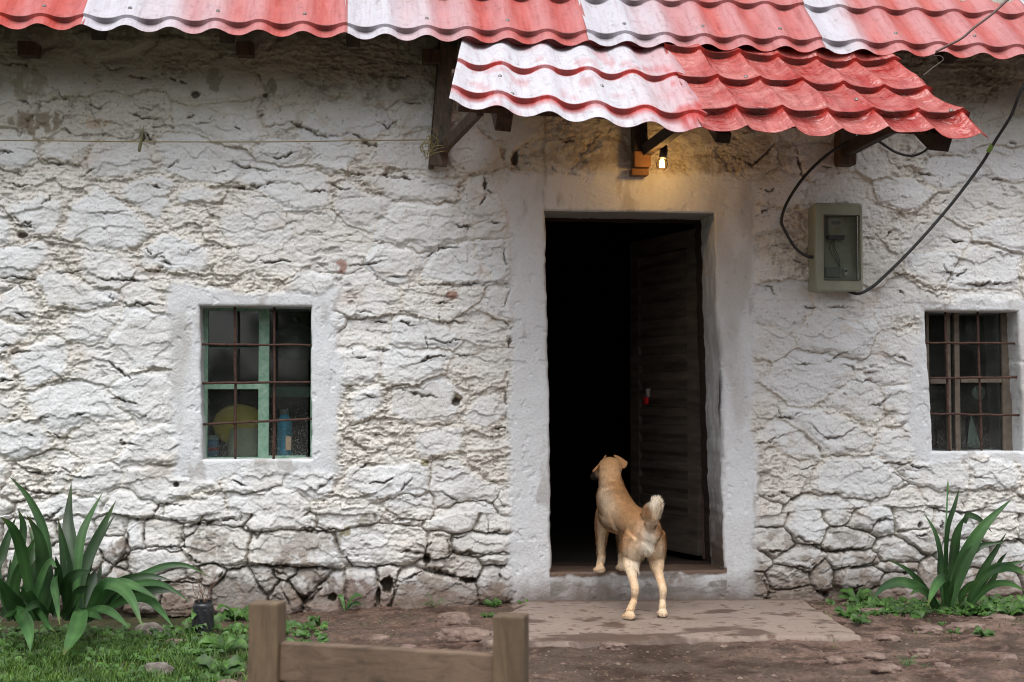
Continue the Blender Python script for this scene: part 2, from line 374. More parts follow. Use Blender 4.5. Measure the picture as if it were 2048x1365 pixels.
# the big foot stones, each at its own place and size
FOOT = [(225,1052,28,22),(270,1068,18,24),(327,1068,40,22),(378,1064,16,9),(225,1100,27,27),(188,1115,16,17),(212,1136,10,9),(245,1131,11,10),(310,1125,58,25),(238,1150,18,14),(430,1092,60,38),(590,1098,84,36),(270,1008,45,24),(366,1152,46,15),(420,1148,22,20),(366,1192,50,28),(478,1188,52,38),(530,1160,20,28),(572,1146,30,12),(615,1162,36,30),(568,1192,27,22),(655,1192,38,34),(720,1190,32,36),(776,1176,15,32),(860,1190,82,42),(760,1082,84,40),(880,1096,20,27),(965,1090,58,22),(912,1136,50,20),(988,1120,25,13),(990,1162,28,32),(700,1035,60,30),(560,1035,70,25),(460,1028,50,22),(800,1028,60,28),(900,1032,60,28),(985,1045,30,25),(360,1020,45,22),
 (150,1060,32,26),(60,1070,48,25),(60,1122,45,24),(130,1112,40,25),(60,1172,45,25),(135,1167,50,28),(205,1190,38,24),(288,1190,40,26),(180,1010,40,22),(90,1015,45,22),(-40,1020,45,24),(-50,1075,45,25),(-40,1130,50,26),(-50,1185,50,26),(-150,1050,50,30),(-150,1110,50,28),(-150,1175,50,30),(-260,1050,60,34),(-260,1130,60,34),(-260,1195,60,30),(-380,1080,60,40),(-380,1170,60,40),
 (1553,1084,36,30),(1614,1047,42,38),(1693,1078,44,25),(1710,1118,48,17),(1600,1115,44,20),(1522,1122,16,16),(1727,1153,42,20),(1645,1153,14,26),(1570,1160,34,22),(1590,1190,48,14),(1519,1175,20,22),(1802,1105,42,22),(1792,1134,40,11),(1802,1160,40,16),(1800,1186,42,14),(1850,1080,36,22),(1912,1048,50,28),(1929,1105,46,28),(1997,1055,40,26),(2025,1110,34,28),(2000,1165,46,25),(1868,1150,30,26),(1930,1162,36,22),(1550,1030,34,26),(1740,1040,50,24),(1680,1030,40,18),(1830,1035,38,22),(2080,1060,40,28),(2090,1150,50,34),(2180,1060,50,34),(2180,1140,50,34),(2290,1100,60,50),(2400,1100,60,50)]
_m = vs_ < .70; zr_ = slice(0, int(_m.sum())); Xs = X32[zr_]; Zs = Z32[zr_]
xw2 = Xs+.010*fbm(Xs*9, Zs*9, 4, 301)+.008*fbm(Xs*34, Zs*34, 3, 303); zw2 = Zs+.010*fbm(Xs*9+3, Zs*9, 4, 302)+.008*fbm(Xs*34+3, Zs*34, 3, 304)
h1 = np.full(Xs.shape, 9., np.float32); h2 = h1.copy(); hx_ = h1*0; hz_ = h1*0; hi_ = h1*0
for k_, (a_, b_, c_, d_) in enumerate(FOOT):
    p_ = P(a_, b_); rx_ = c_*.0026; rz_ = d_*.0026
    dd_ = (np.abs((xw2-p_.x)/rx_)**2.3+np.abs((zw2-p_.z)/rz_)**2.3)**(1/2.3)
    dd_ = 1+(dd_-1)*math.sqrt(rx_*rz_)/.12; m_ = dd_ < h1
    h2 = np.where(m_, h1, np.minimum(h2, dd_)); hx_ = np.where(m_, p_.x, hx_); hz_ = np.where(m_, p_.z, hz_); hi_ = np.where(m_, ((k_*.6180339) % 1), hi_); h1 = np.where(m_, dd_, h1)
sel = (Zs < .45+.06*fbm(Xs*3, Zs*3, 2, 305))
def put(full, part): q_ = full.copy(); q_[zr_] = np.where(sel, part, full[zr_]); return q_
gap = np.zeros_like(edge); gap[zr_] = np.where(sel, sstep(1.05, 1.35, h1), 0)
edge = put(edge, np.minimum((h2-h1)*.55, np.maximum(1.45-h1, 0)*.6)); scx = put(scx, hx_); scz = put(scz, hz_); sid = put(sid, hi_); xw = put(xw, xw2); zw = put(zw, zw2)
big = fbm(X32*.9, Z32*1.3, 3, 40)
low = 1-sstep(.32, .75, Z32+.12*big)                       # bare rubble at the foot of the wall
smear = sstep(-.15, .35, fbm(X32*2.3, Z32*2.6, 3, 50)+.15)*(1-low)   # mortar smeared over the joints
jm = sstep(-.1, .5, fbm(X32*4.4, Z32*5.2, 4, 55)+.50*low-.12)            # how open each stretch of joint is
jw = .03+.10*(.5+.5*fbm(X32*9, Z32*9, 3, 56))
jm = np.maximum(jm*1.0, low*(.62+.35*fbm(X32*6, Z32*6, 2, 57))); stone_m = sstep(.0, 1.0, edge/jw)
tx = (sid*37.7 % 1)-.5; tz = (sid*91.3 % 1)
# broken faces: every stone and every lump of mortar is made of small tilted facets
g1, g2, gcx, gcz, gid, gxw, gzw = stones(X32+.3, Z32+.1, .125, .075, 23, .05)
k1, k2, kcx, kcz, kid, kxw, kzw = stones(X32+.7, Z32+.5, .040, .026, 31, .02)
crumb = sstep(-.05, .45, fbm(X32*2.6, Z32*3.2, 3, 70)+.30*(1-stone_m)+.06)*(1-.5*low)
face = sstep(.10, .30, edge)*sstep(.35, .5, sid+.25*fbm(X32*3, Z32*3, 2, 59))
crumb = crumb*(1-.85*face)
H = .010*face+(.001+.013*jm+.026*low*jm+.004*low)*(stone_m-1)-.012*gap
H += .018*(((sid*13.7) % 1)-.5)*(1-.4*smear)
H += (-(.02+.10*tz)*(zw-scz)+.07*tx*(xw-scx))*(.8-.3*smear+.5*low)
H += (.010*(gid-.5)+(-(.02+.22*((gid*7.3) % 1))*(gzw-gcz)+.22*(((gid*17.9) % 1)-.5)*(gxw-gcx)))*(.45+.55*crumb)
H += crumb*(.0055*(kid-.5)-(.30*((kid*5.1) % 1))*(kzw-kcz)+.25*(((kid*11.9) % 1)-.5)*(kxw-kcx)-.004*(1-sstep(0, .25, k2-k1))*(kid > .45))
H += .012*fbm(X32*4.5, Z32*5, 3, 60)
H += .0045*ridged(X32*13+sid*9, Z32*21, 4, 61)*(.35+.65*sstep(-.3, .4, fbm(X32*5, Z32*5, 2, 66)))
H += (1-.55*face)*.0042*fbm(X32*42, Z32*60, 3, 62)+.0016*vnoise(X32*110, Z32*120, 63)
H += (.25+.75*crumb)*(.0065*ridged(X32*30, Z32*46, 4, 71)+.003*vnoise(X32*95, Z32*95, 72))
pit = sstep(.30, .48, fbm(X32*24, Z32*46, 4, 73)+.10*crumb-.10*(1-crumb))*(.3+.7*crumb)
pit = pit*(1-.8*face); pit = np.maximum(pit, (1-face)*sstep(.34, .50, fbm(X32*13, Z32*30, 4, 74))*sstep(-.1, .3, fbm(X32*2.2+3, Z32*2.6, 3, 75)))
H -= .011*pit
H += .0045*sstep(-.1, .25, fbm(X32*16, Z32*34, 4, 76))*(.4+.6*crumb)*(1-.7*face)
H += face*.004*ridged(X32*9+sid*5, Z32*12+sid*11, 3, 77)
dirt = clamp01((1-sstep(.0, .035, edge*(1+.8*fbm(X32*30, Z32*30, 2, 57))))*(jm*.75)*(.35+.65*low))
dirt = np.maximum(dirt*.75, pit**2*.42)

# ---- cracks and ledges traced along the joints one can see
def seg(pts, ox=0, oy=0, s=2.926): return [(ox+a/s, oy+b/s) for a, b in pts]
CR = []
for l in [[(300,510),(345,545),(380,570),(440,590)],[(460,590),(520,610),(580,635),(640,590)],[(100,590),(170,600),(240,620)],[(740,660),(830,690),(940,695)],[(1080,700),(1130,660)],[(1150,720),(1200,710),(1250,670)],[(850,770),(880,830),(920,835)],[(380,745),(425,800)],[(950,430),(1020,470),(1100,485)],[(740,445),(890,460)],[(1540,740),(1640,735),(1680,710),(1770,735),(1860,785),(1900,800),(2048,780)],[(0,370),(60,375),(180,390),(230,420)],[(590,370),(660,410),(730,390)],[(1380,745),(1410,775)],[(0,900),(90,895)],[(270,935),(310,955),(420,950)],[(860,935),(930,945)],[(970,975),(1040,950)],[(1360,945),(1430,980),(1550,1000)],[(1540,905),(1620,935),(1700,910),(1790,870)],[(1240,980),(1270,1015),(1330,1000)],[(1290,1080),(1430,1105),(1530,1090),(1620,1060)],[(60,1070),(120,1090),(190,1085)],[(540,1245),(640,1245),(740,1235)],[(470,1030),(550,990)],[(250,1195),(330,1140)],[(890,1085),(940,1110)],[(80,1280),(130,1310),(215,1310)],[(1930,1070),(1990,1100),(2048,1110)],[(1820,1120),(1920,1115)]]: CR.append(seg(l))
for l in [[(0,780),(60,770),(110,790),(140,840),(230,860),(280,840)],[(200,710),(250,730),(280,750),(330,710)],[(390,605),(480,620)],[(70,1015),(160,1030),(250,1030),(370,1045),(500,1060)],[(1010,880),(1040,900),(1020,980)],[(1290,830),(1380,820)],[(840,1030),(855,1100),(820,1200)],[(1240,980),(1290,1020),(1400,1030)],[(280,450),(440,460)],[(860,1110),(900,1130)],[(880,1300),(950,1310)],[(690,1320),(760,1340)],[(0,990),(60,1010)]]: CR.append(seg(l, 680, 0))
for l in [[(340,900),(460,970),(560,880),(590,820)],[(500,1110),(560,1110),(630,1110)],[(480,1265),(560,1215)],[(720,880),(740,1000),(760,1050)],[(860,980),(960,990)],[(1440,1010),(1530,1020)],[(1350,950),(1440,870)],[(1960,820),(2010,870)],[(1850,1040),(1930,1060)],[(1560,1190),(1600,1170)]]: CR.append(seg(l, 1348, 0))
for l in [[(90,80),(160,130),(250,145),(370,130)],[(370,110),(430,150),(540,165)],[(130,230),(200,250),(350,255)],[(240,380),(290,400),(360,340)],[(720,400),(800,420),(900,400)],[(930,310),(900,390)],[(1000,400),(1080,440),(1200,430),(1280,410),(1380,400)],[(1400,390),(1440,450),(1500,510),(1540,460)],[(1060,490),(1080,570),(940,570)],[(840,440),(835,570)],[(720,430),(740,520),(740,600),(660,680)],[(580,580),(620,650),(650,680)],[(750,570),(850,580),(930,580),(1080,600),(1130,650),(1240,670),(1450,680)],[(1460,660),(1580,685),(1720,680),(1850,690),(1960,700)],[(1740,470),(1860,480),(1980,460)],[(1080,700),(1080,750),(1200,780)],[(1310,690),(1280,760)],[(1560,685),(1620,720),(1700,750)],[(1700,790),(1740,850),(1790,900),(1840,850),(1910,770)],[(1640,800),(1710,930)],[(870,800),(960,790),(1080,750)],[(1820,950),(1900,965),(2040,960)],[(930,310),(1060,330)],[(1360,180),(1440,210)],[(1480,240),(1520,260)],[(1800,210),(1850,230),(1960,150)]]: CR.append(seg(l, 0, 900))
for l in [[(90,140),(125,100),(180,70)],[(190,190),(260,195),(320,155)],[(350,250),(380,210),(420,170)],[(450,60),(480,100)],[(600,100),(680,110)],[(590,250),(640,280),(690,300)],[(350,590),(480,600),(540,540)],[(500,590),(500,700),(560,710),(700,750),(820,745)],[(640,520),(640,600),(740,605),(860,615)],[(640,520),(740,510)],[(880,605),(1020,610),(960,690),(870,650)],[(720,760),(810,765)],[(380,750),(440,730),(480,710)],[(920,700),(940,770)],[(230,720),(220,850),(210,930)],[(350,770),(300,880)],[(920,270),(940,320),(1010,340)],[(870,380),(870,480),(1000,475)],[(0,580),(80,680)]]: CR.append(seg(l, 680, 900))
for l in [[(500,270),(580,270),(640,260),(700,285),(780,260)],[(390,215),(440,220),(465,245)],[(750,110),(850,80)],[(700,510),(740,520),(800,550),(870,590),(960,590),(1100,580),(1140,520)],[(490,570),(560,600),(660,595),(700,560)],[(700,680),(790,690),(810,660)],[(980,690),(1060,690),(1160,660),(1200,610)],[(1160,490),(1170,440),(1230,400),(1310,400)],[(1000,830),(1060,810),(1140,770)],[(550,860),(540,790),(520,740)],[(1200,60),(1280,80),(1380,80)],[(1380,90),(1480,110)],[(1480,330),(1560,360),(1680,370),(1830,350)],[(1960,545),(2048,530)],[(1740,160),(1840,170)],[(1290,130),(1360,180),(1400,160)],[(1430,500),(1480,510)],[(1560,410),(1570,470)],[(820,800),(850,830),(900,820)],[(1450,280),(1480,310)]]: CR.append(seg(l, 1348, 900))
for l in [[(80,30),(180,40),(225,15)],[(0,330),(150,345),(210,340)],[(350,305),(430,310),(490,290)],[(580,350),(700,355),(825,360),(825,380)],[(860,295),(930,290),(960,270)],[(850,170),(890,215),(950,190)],[(950,210),(970,245),(1010,255)],[(120,380),(135,440)],[(640,430),(660,470)],[(690,480),(760,500),(850,490),(940,495)],[(90,540),(160,570)],[(0,745),(60,735)],[(10,790),(100,770),(190,775)],[(0,940),(80,938)],[(640,820),(700,880),(760,930)],[(640,1030),(700,1050),(800,1080)],[(160,1185),(240,1170),(290,1150)],[(440,1140),(500,1130)],[(830,1140),(870,1165)],[(310,1245),(340,1280),(430,1280)],[(170,1250),(200,1255)],[(710,1300),(780,1320)],[(1000,1340),(1070,1310)],[(1510,240),(1550,260),(1700,240)],[(1300,60),(1310,95)],[(190,160),(245,165)]]: CR.append(seg(l, 0, 440))
for l in [[(1265,35),(1370,45)],[(1480,15),(1540,30)],[(1040,225),(1110,210),(1180,165),(1280,160)],[(650,265),(760,260),(840,235)],[(870,330),(960,335),(1010,300)],[(1030,375),(1100,382)],[(1140,480),(1200,485),(1220,450)],[(1110,375),(1200,378),(1300,370),(1420,375),(1500,370)],[(780,590),(840,605),(870,590)],[(940,600),(1030,612)],[(1170,545),(1172,590),(1220,600),(1310,600)],[(1090,680),(1100,740)],[(1120,690),(1200,720),(1290,700)],[(690,530),(780,545)],[(650,760),(680,800),(740,810)],[(790,765),(860,765)],[(920,985),(960,1005),(1080,1030),(1150,1040)],[(1260,795),(1340,790)],[(730,1025),(780,1035)],[(1480,1215),(1575,1215)],[(540,1235),(560,1275)],[(770,1270),(830,1245)],[(1535,160),(1550,190),(1560,300)],[(1550,370),(1580,400),(1560,470),(1540,510)],[(1555,600),(1580,650),(1580,760)],[(1570,890),(1565,1000),(1560,1060),(1575,1200),(1580,1300)],[(1000,850),(1100,810),(1200,800)]]: CR.append(seg(l, 480, 440))
for l in [[(740,510),(860,518)],[(890,515),(1025,512)],[(570,155),(640,160)],[(1580,270),(1590,305),(1680,318),(1710,290)],[(1700,385),(1820,380),(1960,370)],[(1280,310),(1370,330)],[(1310,410),(1340,440)],[(1230,770),(1290,800)],[(1310,805),(1360,820)],[(980,850),(1090,870),(1180,860)],[(1120,890),(1180,885)],[(1050,930),(1120,945),(1200,950)],[(985,985),(995,1030)],[(1150,1080),(1210,1085),(1260,1030)],[(610,1090),(615,1150),(690,1160),(745,1130)],[(785,1185),(850,1250),(900,1280),(1000,1260),(1070,1210)],[(490,1300),(570,1295),(640,1260)],[(700,840),(810,845)],[(900,830),(1000,770)],[(450,150),(490,210)],[(515,390),(570,390),(615,470)],[(740,600),(700,610)],[(680,230),(740,250)],[(1240,100),(1275,60)],[(1620,120),(1700,130)],[(1900,190),(1980,215)],[(1330,1230),(1365,1240)]]: CR.append(seg(l, 1348, 440))

crk = np.zeros_like(H)
def win(xa, xb, za, zb):
    i0, i1 = np.searchsorted(us, [xa, xb]); j0, j1 = np.searchsorted(vs_, [za, zb]); return slice(max(j0-1, 0), j1+1), slice(max(i0-1, 0), i1+1)
def seg_dist(sl, a, b, wob=.004):
    x = X32[sl]; z = Z32[sl]
    xx = x + wob*1.5*vnoise(x*75, z*75, 81)+wob*2.0*vnoise(x*26, z*26, 83); zz = z + wob*1.5*vnoise(x*75+5, z*75, 82)+wob*2.0*vnoise(x*26, z*26+7, 84)
    ab = (b[0]-a[0], b[1]-a[1]); L2 = ab[0]**2+ab[1]**2+1e-12
    t = np.clip(((xx-a[0])*ab[0]+(zz-a[1])*ab[1])/L2, 0, 1)
    dx = xx-(a[0]+ab[0]*t); dz = zz-(a[1]+ab[1]*t); return np.hypot(dx, dz), dz, t
lip = np.zeros_like(H)
for k, pl in enumerate(CR):
    w = [P(a, b) for a, b in pl]; w = [(p.x, p.z) for p in w]; m = len(w)
    tot = sum(math.dist(w[i], w[i+1]) for i in range(m-1)); s0 = 0
    wid = .0022+.0045*min(1, tot/.3)*(.6+.8*random.random()); 
    if w[0][1] < .55: wid *= 1.35
    dep = .018+.016*random.random()
    for i in range(m-1):
        a, b = w[i], w[i+1]; L = math.dist(a, b)
        sl = win(min(a[0], b[0])-.12, max(a[0], b[0])+.12, min(a[1], b[1])-.12, max(a[1], b[1])+.12)
        d, dz, t = seg_dist(sl, a, b)
        s = (s0+t*L)/tot; prof = (.35+.65*np.sin(np.pi*np.clip(s*.9+.05, 0, 1)))
        brk = sstep(-.75, -.1, vnoise(X32[sl]*34+k, Z32[sl]*34, 85)); wv2 = .6+.9*np.abs(vnoise(X32[sl]*22, Z32[sl]*22+k, 86))
        g = dep*prof*brk*np.exp(-(d/(wid*prof*wv2+.0010))**2)
        crk[sl] = np.maximum(crk[sl], g)
        horiz = abs(b[0]-a[0])/(L+1e-9)
        up = np.where(dz > 0, 1.0, -.55)
        lp = .009*prof*horiz*up*np.exp(-(d/.028)**1.2)*(.6+.7*((k*.37) % 1))
        cur = lip[sl]; lip[sl] = np.where(np.abs(lp) > np.abs(cur), lp, cur); s0 += L
# soft-centred holes
HOLES = [(776,1170,13,16,.10),(940,1162,15,6,.06),(855,1120,8,12,.06),(352,970,5,5,.04),(530,190-0,5,4,.03),(391,190,9,6,.035),(285,285-12,6,9,.04),(1038,1140,4,10,.05),(1130,1110,5,5,.03),(1030,318,7,17,.05),(912,805,9,8,.03),(1840,1050,6,6,.03),(1655,1190,6,8,.04),(665,1195,8,8,.05),(609,1200,6,10,.05),(45,470,12,6,.03),(1812,1145,8,5,.04),(757,1195,5,18,.05)]
for hx, hy, rx, ry, dp in HOLES:
    c = P(hx, hy); rX = rx*.0026; rZ = ry*.0026
    sl = win(c.x-.15, c.x+.15, c.z-.15, c.z+.15); x = X32[sl]; z = Z32[sl]
    d = np.hypot((x-c.x)/rX, (z-c.z)/rZ)+.35*fbm(x*40, z*40, 3, 90)
    crk[sl] = np.maximum(crk[sl], dp*(1-sstep(.75, 1.1, d)))
# limewash lost from the crevices
# ---- smooth render bands round the openings
def rectd(x0, x1, z0, z1):
    dx = np.maximum(x0-X32, X32-x1); dz = np.maximum(z0-Z32, Z32-z1)
    return np.where((dx > 0) & (dz > 0), np.hypot(np.maximum(dx, 0), np.maximum(dz, 0)), np.maximum(dx, dz))
wb = .085*fbm(X32*4.2, Z32*4.2, 4, 100)+.014*fbm(X32*34, Z32*34, 3, 101)
pd = P(1018,345); pe = P(1508,345); dD = rectd(pd.x, pe.x, -1, pd.z)+wb*.4
pa = P(352,572); pb = P(682,950); dW1 = rectd(pa.x, pb.x, pb.z, pa.z)+wb
pa = P(1822,592); pb = P(2110,925); dW2 = rectd(pa.x, pb.x, pb.z, pa.z)+wb*.8
dS = np.minimum(np.minimum(dD, dW1), dW2)
sm = 1-sstep(-.03, .02, dS+.012*fbm(X32*50, Z32*50, 3, 102))
plH = .004+.0075*fbm(X32*4, Z32*4, 3, 110)+.0026*fbm(X32*26, Z32*14, 4, 111)+.0010*vnoise(X32*110, Z32*120, 113)-.004*sstep(.42,.5,fbm(X32*22,Z32*22,3,114))
crk = crk*(1-.93*sm); lip = lip*(1-sm)
# fine surface crumbs in the wall
H = (H*.84+lip)*(1-sm)+plH*sm + .004*np.exp(-((dS-.0)/.02)**2)*(fbm(X32*20, Z32*20, 3, 115)+.4)
H = H-crk
# rounded lips of the openings
def inner(x0a, x1a, z0, z1):
    dx = np.maximum(x0a-X32, X32-x1a); dz = np.maximum(z0-Z32, Z32-z1)
    return np.where((dx > 0) & (dz > 0), np.hypot(np.maximum(dx, 0), np.maximum(dz, 0)), np.maximum(dx, dz))
CZ = [np.asarray(c, dtype=np.float32)[:, None] for c in cz]
dO = np.minimum(np.minimum(inner(CZ[2], CZ[3], ZW1[0], ZW1[1]), inner(CZ[4], CZ[5], ZD[0], ZD[1])), inner(CZ[6], CZ[7], ZW2[0], ZW2[1]))
rr = .016+.006*fbm(X32*14, Z32*14, 2, 120); q = clamp01(1-np.maximum(dO, 0)/rr)
H = H - rr*(1-np.sqrt(np.maximum(1-q*q, 0)))*.8
Y = -H - .035*low*0
# wall leans and swells a little
Y -= .012*fbm(X32*.8, Z32*.8, 2, 130)

# ---- colour of the wash itself
def c3(*c): return np.array(lin(*c)[:3], dtype=np.float32)
ones = np.ones(X.shape+(3,), np.float32)
def mx(a, b, f): return a*(1-f[..., None])+b*f[..., None]
C = ones*c3(229,226,220)
C = mx(C, c3(230,233,236), clamp01(stone_m*(.35+.65*sid)*(1-crumb)))
C = mx(C, c3(228,230,232), clamp01(face*.6))
C = mx(C, c3(229,224,215), clamp01(crumb*.6+.3*(fbm(X32*2, Z32*2, 3, 140))))
C = mx(C, c3(216,204,194), sstep(.35, .7, fbm(X32*6, Z32*7, 4, 141))*.6)
C = mx(C, c3(204,198,188), sstep(.1, .6, fbm(X32*3, Z32*3, 4, 142))*.35)
C = mx(C, c3(226,229,233), sm*.9)
gr = sm*sstep(.0, .45, fbm(X32*4.5, Z32*1.6, 5, 143)); C = mx(C, c3(192,190,186), gr*.7); C = mx(C, c3(150,140,130), sm*sstep(.35, .55, fbm(X32*9, Z32*3.5, 5, 147))*.45)
# grey worn foot of the wall, splashed with mud
ft = (1-sstep(.05, .5, Z32+.2*fbm(X32*4, Z32*5, 4, 144)))*(1-sm*.75)
C = mx(C, c3(160,151,143), clamp01(ft*.5+ft*sstep(-.05, .2, fbm(X32*22, Z32*26, 5, 145))*.6))
C = mx(C, c3(118,100,88), clamp01((1-sstep(-.02, .16, Z32+.06*fbm(X32*8, Z32*8, 3, 146)))*.85))
# bare stones where the wash is gone
def bare(px, py, rx, ry, c, s=1.0, th=.15):
    global C
    p = P(px, py); d = np.hypot((X32-p.x)/(rx*.0026), (Z32-p.z)/(ry*.0026))+.5*fbm(X32*18, Z32*18, 3, 150)
    f = (1-sstep(.8, 1.05, d))*sstep(-.35, th, fbm(X32*45, Z32*25, 3, 151)+.15*s)*s
    C = mx(C, c3(*c), clamp01(f))
bare(78,248,48,30,(122,96,80)); bare(60,165,36,34,(130,118,104),.8); bare(428,160,16,28,(84,80,66)); bare(540,180,12,26,(88,82,66)); bare(30,55,90,26,(70,62,52)); bare(250,60,240,22,(70,62,50),.9); bare(600,70,200,24,(74,66,54),.8)
bare(190,245,26,12,(206,176,150),.8); bare(790,170,16,20,(120,108,92)); bare(845,100,60,30,(66,60,50),.8); bare(906,590,14,10,(170,140,128)); bare(683,535,14,14,(180,150,142)); bare(912,795,12,12,(120,110,96))
bare(1180,300,120,36,(130,110,84),.6); bare(1540,300,60,40,(120,104,84),.5); bare(1420,330,40,24,(96,84,64),.5); bare(1960,150,90,34,(92,80,64),.8); bare(1700,1060,40,30,(168,164,158),.8)
bare(75,1075,30,26,(150,142,134),.8); bare(235,1100,24,28,(134,124,116),.9); bare(420,1090,50,30,(150,142,134),.7); bare(640,1180,40,26,(120,110,104),.9); bare(720,1190,36,30,(128,112,106),.9); bare(560,1180,36,30,(140,132,124),.8); bare(470,1190,50,40,(140,134,128),.8); bare(1600,1180,60,20,(124,112,102),.9); bare(620,1080,60,30,(158,150,142),.7); bare(735,1040,20,20,(150,142,128),.7)
bare(690,1065,12,12,(150,140,100),.8); bare(850,925,8,6,(150,140,100),.8); bare(1900,190,110,22,(88,76,58),.6); bare(1350,1158,20,10,(150,130,120),.6)
ev = sstep(2.50, 2.72, Z32+.10*fbm(X32*5, Z32*6, 4, 155)); C = mx(C, c3(88,88,76), clamp01(ev*.6))  # eave shade deepened in the colour: greenish-grey top of the wall
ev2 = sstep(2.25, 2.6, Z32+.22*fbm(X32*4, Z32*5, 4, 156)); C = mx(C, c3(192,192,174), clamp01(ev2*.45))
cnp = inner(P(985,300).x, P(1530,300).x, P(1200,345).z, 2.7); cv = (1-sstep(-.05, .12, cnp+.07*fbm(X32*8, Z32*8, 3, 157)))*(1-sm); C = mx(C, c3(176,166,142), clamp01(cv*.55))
# soot stain on the right jamb's outer corner
xr = CZ[5]; st = np.exp(-((X32-xr)/.018)**2)*sstep(.55, .75, Z32)*(1-sstep(1.25, 1.6, Z32))*(X32 > xr-.01)
C = mx(C, c3(70,66,62), clamp01(st*(.6+.8*fbm(X32*60, Z32*9, 3, 160))))
xl = CZ[4]; st = np.exp(-((X32-xl)/.010)**2)*(X32 < xl+.01)*(Z32 > THR); C = mx(C, c3(120,112,104), clamp01(st*(.4+.7*fbm(X32*60, Z32*14, 3, 161))))
# brown wear on the threshold nose, grimy lower face
inD = ((X32 > CZ[4]-.01) & (X32 < CZ[5]+.01)).astype(np.float32)
nose = inD*(1-sstep(.012, .03, np.abs(THR-Z32)+.02*fbm(X32*14, Z32*14, 3, 162)-.006*0))*(Z32 <= THR+.02)
C = mx(C, c3(112,92,80), clamp01(nose))
C = mx(C, c3(128,122,116), clamp01(inD*(Z32 < THR)*sstep(.0, .4, fbm(X32*12, Z32*26, 4, 163))*.8))
# mortar and mud showing where the wash never reached into the joints
cav = clamp01(sstep(.007, .018, crk)+dirt*.9*(1-sm))
C = mx(C, c3(114,104,93), clamp01(cav*.82))
spk = sstep(.52, .66, fbm(X32*70, Z32*80, 3, 170)+.16*crumb)*(1-sm*.9); C = mx(C, c3(140,124,108), spk*.6)

# ---- quads, holes, reveals
um = (us[:-1]+us[1:])/2; vm = (vs_[:-1]+vs_[1:])/2
hole = np.zeros((nz-1, nx-1), bool)
OP = [(UC[2], UC[3], ZW1[0], ZW1[1]), (UC[4], UC[5], ZD[0], ZD[1]), (UC[6], UC[7], ZW2[0], ZW2[1])]
for a, b, c, d in OP: hole |= ((um[None, :] > a) & (um[None, :] < b) & (vm[:, None] > c) & (vm[:, None] < d))
idx = np.arange(nz*nx).reshape(nz, nx)
quad = np.stack([idx[:-1, :-1], idx[:-1, 1:], idx[1:, 1:], idx[1:, :-1]], -1)[~hole]
Vall = [np.stack([X, Y, Z], -1).reshape(-1, 3)]; Call = [C.reshape(-1, 3)]; Fall = [quad]; nb = nz*nx
DEP = [.42, .46, .42]
for oi, (a, b, c, d) in enumerate(OP):
    i0, i1 = np.searchsorted(us, [a-1e-6, b-1e-6]); j0, j1 = np.searchsorted(vs_, [c-1e-6, d-1e-6])
    loop = [(j0, i) for i in range(i0, i1)]+[(j, i1) for j in range(j0, j1)]+[(j1, i) for i in range(i1, i0, -1)]+[(j, i0) for j in range(j1, j0, -1)]
    L = len(loop); jj = np.array([l[0] for l in loop]); ii = np.array([l[1] for l in loop])
    x0 = X[jj, ii]; z0 = Z[jj, ii]; y0 = Y[jj, ii]; K = 44
    bx, bz = (x0.min()+x0.max())/2, (z0.min()+z0.max())/2
    side = np.where((jj == j0), 0, np.where(jj == j1, 2, np.where(ii == i1, 1, 3)))
    prev = idx[jj, ii]; per = np.cumsum(np.hypot(np.diff(x0, append=x0[0]), np.diff(z0, append=z0[0])))
    for k in range(1, K+1):
        y = y0+(DEP[oi]-y0)*k/K
        nn = .004*fbm(per*8, y*9, 4, 200+oi)+.0022*fbm(per*45, y*50, 3, 210+oi)
        if oi == 1: nn = nn + np.where(side == 0, .006*fbm(per*5, y*4, 2, 219), 0)
        sx = np.where(side == 1, 1, np.where(side == 3, -1, 0)); sz = np.where(side == 2, 1, np.where(side == 0, -1, 0))
        e = min(1, k/3)
        xk = x0+sx*nn*e; zk = z0+sz*nn*e
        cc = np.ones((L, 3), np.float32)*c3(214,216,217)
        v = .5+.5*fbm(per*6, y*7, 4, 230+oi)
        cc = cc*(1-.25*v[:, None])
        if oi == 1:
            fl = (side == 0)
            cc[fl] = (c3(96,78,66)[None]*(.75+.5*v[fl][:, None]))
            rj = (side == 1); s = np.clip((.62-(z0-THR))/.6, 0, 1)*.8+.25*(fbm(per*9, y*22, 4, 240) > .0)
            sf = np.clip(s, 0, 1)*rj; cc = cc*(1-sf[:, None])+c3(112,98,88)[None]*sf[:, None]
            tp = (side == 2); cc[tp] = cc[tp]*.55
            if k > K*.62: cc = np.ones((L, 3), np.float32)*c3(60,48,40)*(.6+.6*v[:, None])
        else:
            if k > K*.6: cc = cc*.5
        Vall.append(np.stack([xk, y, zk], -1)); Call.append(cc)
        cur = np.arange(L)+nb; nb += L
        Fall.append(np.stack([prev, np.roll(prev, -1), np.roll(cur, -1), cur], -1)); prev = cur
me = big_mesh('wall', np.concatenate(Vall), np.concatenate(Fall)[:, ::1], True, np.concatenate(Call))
wall = link('wall', me, M['wall'], house)

